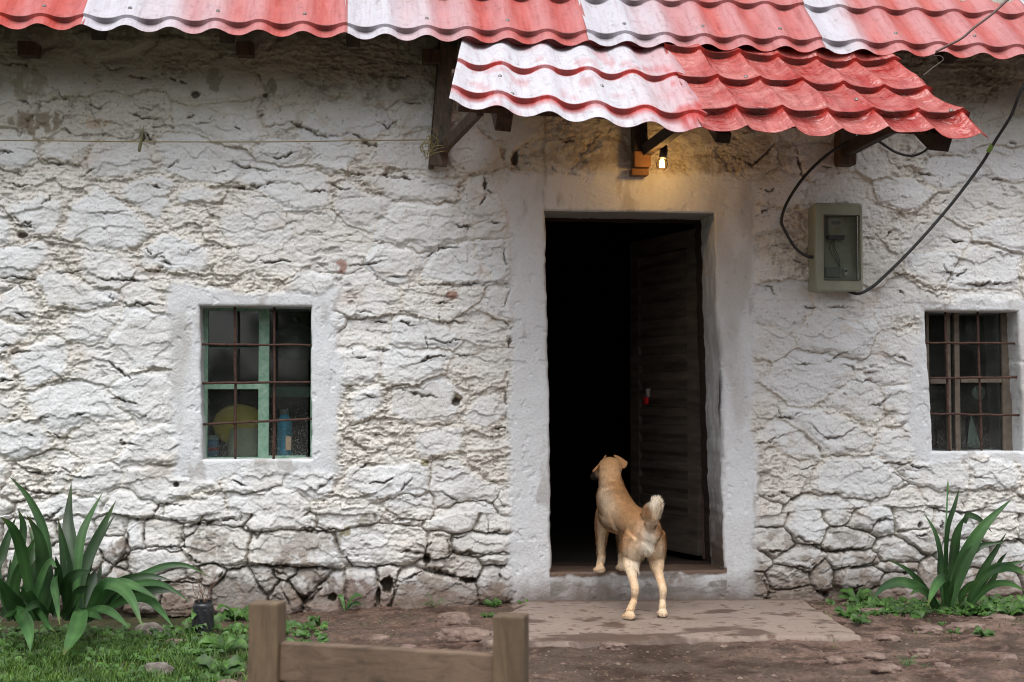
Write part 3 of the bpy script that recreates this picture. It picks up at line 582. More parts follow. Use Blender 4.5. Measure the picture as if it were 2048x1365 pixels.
# room behind, end walls and back wall
b = MB()
x0, x1, yb = -3.15, 4.95, 4.2
b.box((x0+.05, yb/2+.25, 1.5), (.1, yb-.5, 3.3)); b.box((x1-.05, yb/2+.25, 1.5), (.1, yb-.5, 3.3)); b.box(((x0+x1)/2, yb, 1.5), (x1-x0-.004, .1, 3.3))
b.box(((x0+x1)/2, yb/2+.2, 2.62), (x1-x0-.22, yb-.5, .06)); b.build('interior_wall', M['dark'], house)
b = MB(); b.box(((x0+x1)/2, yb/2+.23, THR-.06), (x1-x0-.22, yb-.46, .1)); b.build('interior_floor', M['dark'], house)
b = MB(); b.box((x0-.04, yb/2-.02, 1.5), (.06, yb+.1, 3.3)); b.build('gable_wall', M['rockgrey'], house)
b = MB(); b.box((x1+.04, yb/2-.02, 1.5), (.06, yb+.1, 3.3)); b.build('gable_wall', M['rockgrey'], house)

# ------------------------------------------------------------------ sheet metal tiles
def tile_sheet(name, mat, top0, top1, bot0, bot1, waves, phase, pitch_L, first, chalk, parent, amp=.019, stepH=.016, nrm=None, screws=(), warp=0.0, seed=0, nu=0, chseed=0, jag=0.0, crest=False, lipred=.0, lip_shade=.8):
    """wavy sheet pressed into tile steps between four corners; rows run up from the lower edge"""
    top0, top1, bot0, bot1 = map(Vector, (top0, top1, bot0, bot1))
    L0 = (top0-bot0).length; nW = nu or int(waves*22); rows = [0.0]
    s = first
    sv = [0.0, first*.35, first*.7]
    kinds = []
    lst = []
    # (distance from lower edge, local step height)
    lst += [(0, stepH*.15), (first*.5, stepH*.08), (first-.004, 0.0)]
    while s < L0:
        lst += [(s, stepH*1.0), (s+.012, stepH*.97), (s+.035, stepH*.9)]
        for q in (.2, .35, .5, .65, .8): lst.append((s+pitch_L*q, stepH*(1-q)))
        lst += [(s+pitch_L-.045, stepH*.1), (s+pitch_L-.020, stepH*.04), (s+pitch_L-.008, stepH*.02)]
        s += pitch_L; lst.append((s-.004, stepH*.0))
    lst = [(a, h) for a, h in lst if a <= L0+.001]
    if nrm is None: nrm = (bot1-bot0).cross(top0-bot0).normalized()
    V = []; C_ = []
    nr = len(lst)
    A = np.array([a for a, _ in lst]); Hh = np.array([h for _, h in lst])
    uu = np.linspace(0, 1, nW+1)
    UU, AA = np.meshgrid(uu, A); _, HH = np.meshgrid(uu, Hh)
    ph = 2*math.pi*(UU*waves+phase)
    wv = np.cos(ph); wv = np.where(wv > 0, wv, -np.abs(wv)**.8*.8) if not crest else 1-2*np.abs(np.sin(ph/2+.35*np.sin(ph)*.5))**.85
    hgt = HH*(1-.35*wv)+amp*wv + warp*fbm((UU*waves*.7).astype(np.float32), (AA*6).astype(np.float32), 3, seed)
    t = AA/L0
    B0 = np.array(bot0); B1 = np.array(bot1); T0 = np.array(top0); T1 = np.array(top1); nn = np.array(nrm)
    sag = 0
    pts = (B0*(1-UU[..., None])+B1*UU[..., None])*(1-t[..., None])+(T0*(1-UU[..., None])+T1*UU[..., None])*t[..., None]
    if jag: pts = pts + np.array([0, -1, -.5])*(jag*fbm((UU*waves*1.3).astype(np.float32), UU.astype(np.float32)*0, 3, seed+5)*(AA < .01))[..., None]
    pts = pts + hgt[..., None]*nn
    chk = chalk(UU, AA)
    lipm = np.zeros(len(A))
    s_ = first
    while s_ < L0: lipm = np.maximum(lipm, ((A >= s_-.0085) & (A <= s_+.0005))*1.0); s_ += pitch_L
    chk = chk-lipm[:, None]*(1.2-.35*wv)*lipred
    n = nW+1; ids = np.arange(nr*n).reshape(nr, n)
    q = np.stack([ids[:-1, :-1], ids[:-1, 1:], ids[1:, 1:], ids[1:, :-1]], -1).reshape(-1, 4)
    V = pts.reshape(-1, 3); cc = np.repeat(np.clip(chk, 0, 1).reshape(-1, 1), 3, 1)
    cc[:, 1] = np.clip(lipm[:, None]*np.clip(.25-.75*wv, 0, 1)*lip_shade+.30*(UU > .992)+.22*np.clip(-wv-.3, 0, 1)*sstep(-.1, .5, fbm((UU*waves*1.5).astype(np.float32), (AA*5).astype(np.float32), 3, seed+9)), 0, 1).reshape(-1)  # shade under the lips painted dark in the troughs, plus overlap and trough dirt
    # thickness
    Vb = V-nn*.0022; nV = len(V)
    q2 = q[:, ::-1]+nV
    def rim(e): return np.stack([e[:-1], e[:-1]+nV, e[1:]+nV, e[1:]], -1)
    rims = np.concatenate([rim(ids[0]), rim(ids[-1][::-1]), rim(ids[:, 0][::-1]), rim(ids[:, -1])])
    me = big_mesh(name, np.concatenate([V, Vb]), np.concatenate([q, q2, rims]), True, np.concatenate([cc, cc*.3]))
    me.set_sharp_from_angle(angle=R(55))
    o = link(name, me, mat, parent)
    for (u, a) in screws:
        j = int(np.argmin(np.abs(A-a))); i = int(round(u*nW)); p = Vector(pts[j, i])
        sb = MB(); zq = nrm.to_track_quat('Z', 'Y').to_matrix()
        sb.lathe([(0, .008), (.004, .008), (.0045, .004), (.0095, .0035), (.0105, 0), (.0105, -.004)], p, 12, zq); sb.build('screw', M['steel'], o, True)
    return o
# main roof, low edge 0.45 m in front of the wall
SL = R(42); EY = -.46
nrm = Vector((0, -math.sin(SL), math.cos(SL))); upv = Vector((0, math.cos(SL), math.sin(SL)))
roof = None
b = MB()
RL = 3.6
zA = P(1000, 80, EY).z
zl = lambda px, py: P(px, py, EY)
edges = [(-470,44),(163,52),(690,72),(1176,88),(1645,104),(2120,124),(2600,140)]
pts_e = [P(a, b_, EY) for a, b_ in edges]
zmean = sum(p.z for p in pts_e[1:6])/5
for p in pts_e: p.z = .35*p.z+.65*zmean
def chalk_f(frac, soft, base, seed, edge_w=0):
    def f(u, a):
        c = 1.05-sstep(frac-soft, frac+soft, u+.05*fbm((u*9).astype(np.float32), (a*3).astype(np.float32), 2, seed))
        c = c*.95+base+.28*np.cos(2*np.pi*(u*6+.12))*(.3+.7*(1-np.abs(u*2-1)))*.5
        return c
    return f
fr = [(.15,.25,.05),(.38,.34,.12),(.33,.32,.12),(.3,.28,.16),(.17,.1,.16),(.2,.1,.14)]
wavn = [7,6,6,5.4,5.4,5.4]
for k in range(6):
    e0, e1 = pts_e[k].copy(), pts_e[k+1].copy(); e1.x += .012
    lift = nrm*(.002 if k % 2 else 0)
    W = wavn[k] if k else 6.6
    wv_ = round(W*1) if k < 3 else 5.5
    wv_ = [7,6,6,5.5,5.5,5.5][k]
    phs = [0, .18, .06, .02, .9, .4][k]
    phs = .02
    wn_ = [7,6,6,6,6,6][k]
    scr = []
    for j in range(0, wn_+1):
        if (j+k) % 2 == 0 or j == wn_-0: 
            u = (j-phs)/wn_
            if .01 < u < .995: scr.append((u, .125+.385*0+.02))
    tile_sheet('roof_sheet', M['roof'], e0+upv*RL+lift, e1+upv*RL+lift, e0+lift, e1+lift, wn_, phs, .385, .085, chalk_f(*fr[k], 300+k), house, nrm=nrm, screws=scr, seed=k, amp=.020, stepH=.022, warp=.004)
# back slope, ridge, boards under the eave, wall plate
b = MB(); xm = (pts_e[0].x+pts_e[-1].x)/2; WX = pts_e[-1].x-pts_e[0].x
yr = EY+RL*math.cos(SL); zr = zmean+RL*math.sin(SL)
b.add([(pts_e[0].x, yr-.01, zr+.02), (pts_e[-1].x, yr-.01, zr+.02), (pts_e[-1].x, yr*2+.9, zmean-.1), (pts_e[0].x, yr*2+.9, zmean-.1)], [(0,1,2,3)])
b.tube([(pts_e[0].x, yr, zr+.02), (pts_e[-1].x, yr, zr+.02)], .07, 10); b.build('roof', M['roof'], house)
b = MB(); 
xx = pts_e[0].x+.25
while xx < pts_e[-1].x:
    a = Vector((xx, EY+.14, zmean+.14*math.tan(SL)-.10)); b.beam(a, a+upv*1.6, .07, .09, nrm); xx += .62
b.build('rafter', M['darkwood'], house)
b = MB(); c_ = Vector((xm, EY+.2, zmean+.2*math.tan(SL)-.045)); b.beam(c_-Vector((WX/2-.1,0,0)), c_+Vector((WX/2-.1,0,0)), .10, .02, nrm); 
for kk in (1,2,3): 
    c2 = c_+upv*(.12*kk+.02); b.beam(c2-Vector((WX/2-.1,0,0)), c2+Vector((WX/2-.1,0,0)), .10, .02, nrm)
b.build('roof_boarding', M['darkwood'], house)
# masonry wedge closing the gap above the wall
b = MB(); b.box((xm, .62, 3.0), (8.0, .3, .7)); b.build('wall_plate', M['darkwood'], house)
# rafter tails that stick out of the wall top
for (ax, ay) in ((490, 100), (862, 115), (55, 100)):
    p = P(ax, ay, -.10); b = MB(); b.beam(p+Vector((0,.15,.02)), p+Vector((0,-.03,0)), .085, .07); b.build('rafter_tail', M['oldwood'], house)

# canopy over the door
cyT, cyB = -.30, -1.15
def cp(px, py, y): return P(px, py, y)
cl0 = cp(897,207,cyB); cl1 = cp(1430,270,cyB+.0)
cr0 = cp(1402,262,cyB-.01); cr1 = cp(1978,266,cyB+.02)
# top edge: climbs at about 30 degrees towards the wall, tucked under the eave
tl0 = cp(923,88,cyT-.12); tl1 = cp(1345,100,cyT-.12); tr0 = cp(1322,100,cyT-.12); tr1 = cp(1792,122,cyT-.12)
tl0, tl1, tr0, tr1 = [b_+(t_-b_)*1.28 for t_, b_ in ((tl0,cl0),(tl1,cl1),(tr0,cr0),(tr1,cr1))]
cn = (cl1-cl0).cross(tl0-cl0).normalized()
if cn.z < 0: cn = -cn
def chk_left(u, a): return 1.12-.45*sstep(.1, .4, fbm((u*11).astype(np.float32), (a*8).astype(np.float32), 4, 402))-.62*sstep(.55, 1.05, u+.08*fbm((u*8).astype(np.float32), (a*9).astype(np.float32), 3, 400)) 
def chk_right(u, a): return .30+.55*fbm((u*16).astype(np.float32), (a*14).astype(np.float32), 4, 401)+.15*(1-u)
tile_sheet('canopy_sheet', M['roof_pale'], tl0, tl1, cl0, cl1, 5.25, .03, .385, .15, chk_left, house, nrm=cn, amp=.022, stepH=.020, warp=.012, seed=21, lipred=.9, lip_shade=.7,
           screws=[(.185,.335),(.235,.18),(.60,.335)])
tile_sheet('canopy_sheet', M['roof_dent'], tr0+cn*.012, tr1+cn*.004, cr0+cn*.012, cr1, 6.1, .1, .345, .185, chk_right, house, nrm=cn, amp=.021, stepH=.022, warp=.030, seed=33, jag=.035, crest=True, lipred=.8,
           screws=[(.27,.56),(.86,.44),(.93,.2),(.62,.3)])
# timbers of the canopy
upc = (tl0-cl0); upc.x = 0; upc.normalize()
def rafter(px, py, yy, mat, w=.075, h=.085, cut=0):
    e = P(px, py, yy); b = MB(); L = (0.1-yy)/upc.y
    b.beam(e, e+upc*L, w, h, cn); return b.build('canopy_rafter', mat, house)
rafter(1008, 246, -.93, M['oldwood']); rafter(1447, 277, -1.0, M['darkwood'], .07, .05); rafter(1882, 286, -1.02, M['darkwood'], .10, .085)
b = MB(); q0 = cl0+upc*.16-cn*.075; q1 = cr1+upc*.16-cn*.06; b.beam(q0+Vector((.06,0,0)), q1-Vector((.05,0,0)), .05, .03, cn); b.build('canopy_batten', M['oldwood'], house)
b = MB(); q0 = cl0+upc*.62-cn*.075; q1 = cr1+upc*.62-cn*.06; b.beam(q0+Vector((.06,0,0)), q1-Vector((.05,0,0)), .05, .03, cn); b.build('canopy_batten', M['oldwood'], house)
def mat_green_post():
    m = simple('peeling_dark_green_post', lin(46,60,54), lin(126,104,90), scale=30, rough=.75, bump=.004, bscale=60, stretch=(1,1,.35)); return m
M['gpost'] = mat_green_post()
b = MB(); b.beam(P(900,60,-.06), P(877,332,-.06), .05, .09, (1,0,0)); po = b.build('canopy_post', M['gpost'], house); b = MB(); b.beam(P(884,70,-.03), P(862,338,-.03), .035, .03, (1,0,0)); b.build('canopy_post', M['oldwood'], house)
b = MB(); b.beam(P(884,300,-.09), P(958,222,-.66), .04, .05, (0,-1,1)); b.build('canopy_strut', M['oldwood'], house)
b = MB(); b.beam(P(1276,150,-.05), P(1279,312,-.05), .10, .07, (1,0,0)); b.build('canopy_post', M['darkwood'], house)
b = MB(); b.box(P(1282,321,-.07), (.088,.09,.085), None, .006); b.box(P(1278,346,-.055), (.092,.07,.035), None, .005); b.build('canopy_bracket_block', M['bluewood'], house)
b = MB(); b.beam(P(1290,303,-.07), P(1372,243,-.75), .05, .06, (0,-1,1)); b.build('canopy_strut', M['darkwood'], house)
b = MB(); b.beam(P(1690,150,-.06), P(1690,332,-.06), .10, .09, (1,0,0)); b.build('canopy_post', M['oldwood'], house)
b = MB(); b.beam(P(1694,300,-.10), P(1812,238,-.85), .05, .07, (0,-1,1)); b.build('canopy_strut', M['darkwood'], house)

# door leaf: swung inwards, hinged on the right jamb
hp = P(1402,1125,.43); fe = P(1266,1108,1.22)
hx, fx = Vector((hp.x, .43, 0)), Vector((fe.x, 1.20, 0)); dd = (fx-hx); LW = dd.length; dd.normalize(); dn = Vector((-dd.y, dd.x, 0))
if dn.y > 0: dn = -dn
z0, z1 = THR+.03, ZD[1]-.03; HH_ = z1-z0
def leaf(mb, u0, u1, za, zb, t0, t1):
    vs = [hx+dd*u+dn*t+Vector((0,0,z)) for u in (u0,u1) for t in (t0,t1) for z in (za,zb)]
    mb.add(vs, [(0,1,3,2),(4,6,7,5),(0,4,5,1),(2,3,7,6),(0,2,6,4),(1,5,7,3)])
b = MB(); leaf(b, 0, .11, z0, z1, -.02, .02); leaf(b, LW-.11, LW, z0, z1, -.02, .02); leaf(b, .11, LW-.11, z0, z0+.2, -.019, .019); leaf(b, .11, LW-.11, z1-.1, z1, -.019, .019)
zz = z0+.203
while zz < z1-.11:
    zt = min(zz+.104, z1-.103); k0 = 0
    vs = [hx+dd*u+dn*t+Vector((0,0,z)) for u in (.112, LW-.112) for (t, z) in ((-.004,zz),(.0,zz+.03),(.016,zz+.055),(.018,zt-.004),(-.012,zt-.001),(-.012,zz))]
    b.add(vs, [(i, (i+1)%6, (i+1)%6+6, i+6) for i in range(6)]+[(5,4,3,2,1,0),(6,7,8,9,10,11)]); zz += .104
door = b.build('door', M['doorwood'], house)
b = MB(); hc = hx+dd*(LW*.70)+Vector((0,0,P(1304,797,.9).z+.02)); 
b.box(hc+dn*.024+Vector((0,0,.012)), (.03,.006,.05)); b.build('hasp', M['steel'], door)
b = MB(); leafm = None
b.box((hx.x+.035, .45, (THR+ZD[1])/2), (.05,.06,HH_+.04), None, .004); b.build('door_frame', M['oldwood'], house)

# ------------------------------------------------------------------ windows
def bar(a, b_, r=.006, n=9, wob=.002):
    a = Vector(a); b_ = Vector(b_); return [a.lerp(b_, i/(n-1))+Vector((random.uniform(-wob,wob), random.uniform(-wob,wob), random.uniform(-wob,wob))) for i in range(n)], r
def bars(hor, ver, y, win_):
    for (p, q) in hor:
        pts, r = bar(P(*p, y), P(*q, y)); b = MB(); b.tube(pts, [.0062*(1+.15*random.uniform(-1,1)) for _ in pts], 8); b.build('window_bar', M['rust'], win_, True)
    for (p, q) in ver:
        pts, r = bar(P(*p, y+.016), P(*q, y+.016)); b = MB(); b.tube(pts, [.0068*(1+.15*random.uniform(-1,1)) for _ in pts], 8); b.build('window_bar', M['rust'], win_, True)
def fr_box(mb, a, b_, y, dy):
    """bar of a sash covering the photo rectangle a-b_ at depth y"""
    p = P(*a, y); q = P(*b_, y); mb.box(((p.x+q.x)/2, y+dy/2, (p.z+q.z)/2), (abs(q.x-p.x), dy, abs(q.z-p.z)), None, .003)
YS = .17
w1 = MB()
for r_ in (((395,600),(414,925)), ((518,600),(537,925)), ((622,600),(640,925)), ((414,604),(518,622)), ((537,604),(612,616)), ((414,768),(518,779)), ((414,915),(518,930)), ((537,912),(612,930))): fr_box(w1, *r_, YS, .04)
window1 = w1.build('window', M['greenpaint'], house)
M['rail'] = simple('dark_green_rail', lin(62,90,76), lin(80,110,94), rough=.6)
b = MB(); fr_box(b, (537,774),(640,795), YS+.16, .03); b.build('glazing_rail', M['rail'], window1); b = MB(); fr_box(b, (414,694),(518,698), YS+.02, .01); b.build('glazing_rail', M['rail'], window1)
b = MB(); p = P(412,612,YS+.02); q = P(520,920,YS+.02); b.box(((p.x+q.x)/2, YS+.02, (p.z+q.z)/2), (q.x-p.x, .003, p.z-q.z)); p = P(535,612,YS+.025); q = P(616,920,YS+.025); b.box(((p.x+q.x)/2, YS+.025, (p.z+q.z)/2), (q.x-p.x, .003, p.z-q.z)); b.build('window_pane', M['glass'], window1)
bars([((396,689),(628,691)),((396,767),(628,765)),((396,850),(628,838))], [((470,606),(471,926)),((549,606),(548,926))], .05, window1)
w2 = MB(); YS2 = .13
for r_ in (((1852,615),(1861,915)), ((1893,615),(1904,915)), ((1908,615),(1922,915)), ((2003,615),(2030,915)), ((1861,612),(2010,626)), ((1861,758),(1893,768)), ((1922,756),(2004,766)), ((1861,902),(2020,915))): fr_box(w2, *r_, YS2, .035)
window2 = w2.build('window', M['brownframe'], house)
b = MB(); p = P(1856,620,YS2+.02); q = P(2018,910,YS2+.02); b.box(((p.x+q.x)/2, YS2+.02, (p.z+q.z)/2), (q.x-p.x, .003, p.z-q.z)); b.build('window_pane', M['glass'], window2)
bars([((1846,686),(2030,687)),((1850,757),(2035,755)),((1854,828),(2040,831))], [((1890,618),(1899,910)),((1955,618),(1963,910))], .045, window2)
# sill shelf inside the left window
zs1 = ZW1[0]
# things on the sill behind the glass
def stand(px, y, z=zs1): p = P(px, 900, y); return Vector((p.x, y, z))
bt = stand(569, .235); bottle = empty('thermos_bottle', bt, 'tall blue ribbed bottle with grey cap standing behind the left window', 'bottle')
prof = [(0,0),(.038,0),(.040,.006)]; zq = .006
for k in range(9): prof += [(.040, zq+.004), (.0385, zq+.010), (.040, zq+.016)]; zq += .018
prof += [(.040,zq+.01),(.037,zq+.028),(.024,zq+.05),(.020,zq+.056),(.020,zq+.07),(0,zq+.07)]
MB().lathe(prof, bt, 28).build('bottle_body', simple('blue_plastic', lin(60,170,206), lin(80,186,216), rough=.35), bottle, True)
MB().lathe([(.0215,zq+.058),(.0225,zq+.06),(.0225,zq+.082),(.018,zq+.086),(0,zq+.086)], bt, 20).build('bottle_cap', simple('grey_cap', lin(130,132,128), rough=.5), bottle, True)
b = MB(); b.box(bt+Vector((.022,-.036,.075)), (.032,.012,.075), None, .003); b.build('bottle_label', simple('label_paper', lin(150,140,116), lin(120,96,84), scale=40), bottle)
jt = stand(424, .27); jar = empty('jar', jt, 'small blue and red jar with pale lid in the left window corner', 'jar')
MB().lathe([(0,0),(.033,0),(.035,.01),(.035,.085),(.031,.095),(0,.095)], jt, 24).build('jar_body', simple('blue_jar', lin(50,120,160), lin(70,140,175), rough=.3), jar, True)
MB().lathe([(.0355,.036),(.0362,.037),(.0362,.052),(.0355,.053)], jt, 24).build('jar_band', simple('red_band', lin(170,50,60), rough=.5), jar, True)
MB().lathe([(.034,.092),(.036,.094),(.036,.112),(.033,.116),(0,.116)], jt, 24).build('jar_lid', simple('pale_lid', lin(160,180,180), rough=.4), jar, True)
ct = stand(490, .30); can = MB().lathe([(0,0),(.085,0),(.09,.01),(.09,.15),(.086,.155),(0,.155)], ct, 30).build('canister', simple('cream_tin', lin(190,186,156), lin(206,200,170), rough=.6), None, True)
tag(can, 'cream cylindrical canister under the yellow cloth behind the left window pane', 'canister')
# yellow sponge: lumpy half-round
def lumpy(name, c, r, mat, seed, label, cat, n=28, flat=0.0, parent=None, jit=.12, fr=3.0, group=None):
    import bmesh
    bm = bmesh.new(); bmesh.ops.create_icosphere(bm, subdivisions=4, radius=1.0)
    co = np.array([v.co[:] for v in bm.verts], dtype=np.float32)
    nn = fbm(co[:,0]*fr+seed*3.1, co[:,1]*fr+co[:,2]*fr*1.7, 4, seed)+.5*ridged(co[:,0]*fr*1.3+co[:,2]*fr, co[:,1]*fr*1.3-seed, 3, seed+9)
    qn = np.round(co*2.2+seed*.3)/2.2
    for v, k in zip(bm.verts, nn):
        s = 1+jit*float(k); v.co = Vector((v.co.x*r[0]*s, v.co.y*r[1]*s, v.co.z*r[2]*s))
        if flat and v.co.z > r[2]*flat: v.co.z = r[2]*flat+(v.co.z-r[2]*flat)*.25
    me = bpy.data.meshes.new(name); bm.to_mesh(me); bm.free()
    for p in me.polygons: p.use_smooth = True
    o = bpy.data.objects.new(name, me); me.materials.append(mat); col.objects.link(o); o.location = c
    if parent: o.parent = parent; o.location = Vector(c)-parent.location
    if label: tag(o, label, cat, group)
    return o
lumpy('sponge', stand(478,.31)+Vector((0,0,.17)), (.14,.06,.11), simple('yellow_foam', lin(206,176,80), lin(226,196,100), scale=18, rough=.95, bump=.004), 4, 'large rounded yellow sponge leaning in the left window', 'sponge', jit=.04)
pt = P(590,720,.62); pot = empty('cooking_pot', pt, 'dented pale metal pot hanging high behind the right half of the left window', 'pot')
MB().lathe([(0,.0),(.10,.0),(.112,.02),(.115,.13),(.118,.135),(.112,.135),(.108,.12)], pt, 30).build('pot_body', simple('dull_aluminium', lin(120,126,120), lin(150,156,150), rough=.35, metal=.6), pot, True)
MB().lathe([(.119,.134),(.119,.142),(.09,.175),(.05,.20),(.015,.21),(.013,.225),(.022,.235),(0,.238)], pt, 30).build('pot_lid', simple('dull_lid', lin(130,140,132), lin(160,168,160), rough=.35, metal=.5), pot, True)
# right window: hanging cloth and a round wall plate
cpt = P(1950,895,.30); b = MB(); vs = []; nn_ = 12
tp = P(1942,830,.30); bl = P(1934,896,.30); br = P(1962,896,.30)
for j in range(9):
    for i in range(9):
        t = j/8; u = i/8; x = (tp.x*(1-t)+(bl.x+(br.x-bl.x)*u)*t)+.006*(u-.5); z = tp.z*(1-t)+bl.z*t; vs.append((x, .30+.012*math.sin(u*9)*t, z))
fs = [(j*9+i, j*9+i+1, (j+1)*9+i+1, (j+1)*9+i) for j in range(8) for i in range(8)]
o = b.add(vs, fs).build('cloth', simple('pale_green_cloth', lin(150,172,156), lin(170,190,172), rough=.9), None, True); tag(o, 'pale green triangular cloth hanging inside the right window', 'cloth')
sdm = o.modifiers.new('thick', 'SOLIDIFY'); sdm.thickness = .002
pc = P(1956,786,.45); Mx = Euler((R(90),0,0)).to_matrix()
o = MB().lathe([(0,.004),(.012,.005),(.014,.0),(.022,.0),(.024,.006),(.030,.006),(.032,.0),(.040,.001),(.042,.006),(.036,.012),(0,.012)], pc, 28, Mx).build('plate', simple('pale_plate', lin(140,150,136), lin(170,178,160), rough=.3), None, True); tag(o, 'small round ringed plate hanging behind the right window', 'plate')
o = MB().tube([pc+Vector((0,.02,.0)), pc+Vector((0,.02,.08)), pc+Vector((0,.02,.4))], .0012, 5).build('plate_string', M['steel'], o)

# padlock hanging on the door leaf
pk = hc+dn*.04-Vector((0,0,.005)); lockM = Matrix((dd, dn, Vector((0,0,1)))).transposed()
lock = empty('padlock', pk, 'small red padlock hanging on the dark open door leaf', 'padlock')
b = MB(); b.box(pk-Vector((0,0,.03)), (.04,.018,.042), lockM, .005); b.build('lock_body', simple('red_lock', lin(190,20,24), lin(205,30,32), rough=.3), lock, True)
b = MB(); b.tube([pk+dd*(.013*math.cos(a))+Vector((0,0,-.008+.026*math.sin(a)*1.0)) for a in np.linspace(0, math.pi, 12)], .0032, 8); b.build('shackle', M['steel'], lock, True)

# ------------------------------------------------------------------ lamp bulb
bp_ = P(1324,329,-.26)
lamp = empty('light_bulb', bp_, 'small glowing clear light bulb in a black socket above the doorway', 'light bulb')
ax = Euler((0, R(8), 0)).to_matrix()
prof = [(.0,-.032),(.010,-.031),(.020,-.026),(.0275,-.015),(.030,0),(.0275,.013),(.021,.024),(.0155,.032),(.0145,.038)]
MB().lathe(prof, bp_, 28, ax).build('bulb_glass', M['cleanglass'], lamp, True)
MB().lathe([(.0,.03),(.017,.03),(.0205,.035),(.0205,.078),(.017,.082),(.017,.096),(.006,.105),(0,.106)], bp_, 24, ax).build('socket', M['black'], lamp, True)
b = MB()
for k in range(4):
    a = k*math.pi/2+.4; b.tube([bp_+Vector((.004*math.cos(a),.004*math.sin(a),.022)), bp_+Vector((.009*math.cos(a),.009*math.sin(a),-.016))], .0058, 8)
b.build('filament', mat_emit('hot_filament', (1,.60,.20,1), 60), lamp, True)
ld = bpy.data.lights.new('bulb_light', 'POINT'); lo = bpy.data.objects.new('bulb_light', ld); col.objects.link(lo); lo.parent = lamp
ld.energy = 2.1; ld.color = (1,.55,.18); ld.shadow_soft_size = .02
b = MB(); b.tube(spline([bp_+ax@Vector((0,0,.10)), P(1318,290,-.24), P(1300,286,-.2), P(1288,262,-.1), P(1285,230,-.05)], 20), .004, 6); b.build('lamp_cord', M['cable'], lamp, True)

# ------------------------------------------------------------------ meter box
f0 = P(1630,405,-.14); f1_ = P(1728,583,-.14); mc = Vector(((f0.x+f1_.x)/2, -.03, (f0.z+f1_.z)/2)); mw, mh = f1_.x-f0.x, f0.z-f1_.z
meter = empty('electric_meter', (mc.x, -.02, mc.z-mh/2), 'yellowed plastic electricity meter box mounted right of the doorway', 'meter box')
def rrect(w, h, r, n=6):
    pts = []
    for cx, cy, a0 in ((w/2-r, h/2-r, 0), (-w/2+r, h/2-r, 90), (-w/2+r, -h/2+r, 180), (w/2-r, -h/2+r, 270)):
        for k in range(n+1): a = R(a0+90*k/n); pts.append((cx+r*math.cos(a), cy+r*math.sin(a)))
    return pts
def rlayers(mb, layers, c):
    """stack of rounded rectangles (w,h,r,y); first and last closed"""
    base = len(mb.v); n = None
    for (w, h, r, y) in layers:
        p = rrect(w, h, r); n = len(p); mb.v += [(c.x+a, y, c.z+b2) for a, b2 in p]
    for k in range(len(layers)-1):
        for i in range(n): j = (i+1) % n; mb.f.append((base+k*n+i, base+k*n+j, base+(k+1)*n+j, base+(k+1)*n+i))
    mb.f.append(tuple(base+(len(layers)-1)*n+i for i in range(n)))
    return mb
plast = simple('yellowed_plastic', lin(128,131,114), lin(154,156,138), scale=6, rough=.32, stretch=(1,1,.35))
ww, wh = mw*.76, mh*.74; wc = Vector((mc.x+mw*.055, 0, mc.z-.004))
b = MB(); rlayers(b, [(mw*.97,mh*.98,.02,.02),(mw*.97,mh*.98,.02,-.06)], mc); b.build('housing', plast, meter, 'auto')
# front frame ring with a window hole
def ring(mb, c1, o1, c2, o2, y1, y2):
    pa = rrect(*o1); pb = rrect(*o2); base = len(mb.v); n = len(pa)
    mb.v += [(c1.x+a, y1, c1.z+b2) for a, b2 in pa]+[(c2.x+a, y2, c2.z+b2) for a, b2 in pb]
    for i in range(n): j = (i+1) % n; mb.f.append((base+i, base+j, base+n+j, base+n+i))
b = MB(); ring(b, mc, (mw,mh,.02), mc, (mw,mh,.02), -.058, -.128); ring(b, mc, (mw,mh,.02), mc, (mw-.012,mh-.012,.016), -.128, -.137)
ring(b, mc, (mw-.012,mh-.012,.016), mc, (mw-.03,mh-.03,.014), -.137, -.137); ring(b, mc, (mw-.03,mh-.03,.014), mc, (mw-.034,mh-.034,.012), -.137, -.1345)
ring(b, mc, (mw-.034,mh-.034,.012), wc, (ww+.008,wh+.008,.012), -.1345, -.1345); ring(b, wc, (ww+.008,wh+.008,.012), wc, (ww,wh,.01), -.1345, -.139); ring(b, wc, (ww,wh,.01), wc, (ww-.006,wh-.006,.009), -.139, -.124)
b.build('front_cover', plast, meter, 'auto')
b = MB(); ring(b, wc, (ww+.001,wh+.001,.01), wc, (ww-.006,wh-.006,.009), -.1395, -.1395); b.build('gasket', M['black'], meter)
b = MB(); rlayers(b, [(ww-.003,wh-.003,.008,-.120),(ww-.003,wh-.003,.008,-.1225)], wc); b.build('viewing_pane', mat_glass('milky_pane', (.84,.88,.82,1), .12, .07, 5), meter)
b = MB(); b.box((wc.x,-.064,wc.z), (ww,.006,wh)); b.build('back_plate', simple('grey_back_plate', lin(186,190,172), lin(160,166,150), rough=.6), meter)
b = MB(); b.box((wc.x-.022,-.088,wc.z+wh*.34), (.085,.04,.10), None, .006); md = b.build('meter_unit', simple('meter_white', lin(180,182,168), lin(160,162,150), rough=.4), meter)
MB().lathe([(0,.004),(.006,.004),(.008,.002),(.016,.002),(.017,0)], (wc.x-.012,-.109,wc.z+wh*.27), 20, Mx).build('meter_dial', simple('dial', lin(200,190,150), lin(170,160,130), rough=.4), md, True)
b = MB(); b.box((wc.x-.022,-.110,wc.z+wh*.39), (.05,.004,.018), None, .001); b.build('meter_counter', simple('counter', lin(110,112,104), rough=.4), md)
b = MB(); b.box((wc.x-.018,-.085,wc.z+wh*.17), (.09,.045,.024), None, .004); b.build('terminal_cover', simple('terminal_dark', lin(52,58,66), rough=.4), meter)
b = MB(); b.box((wc.x+.032,-.085,wc.z-wh*.36), (.018,.035,.04), None, .002); b.build('breaker', simple('breaker_white', lin(205,215,210), lin(190,200,196), rough=.4), meter)
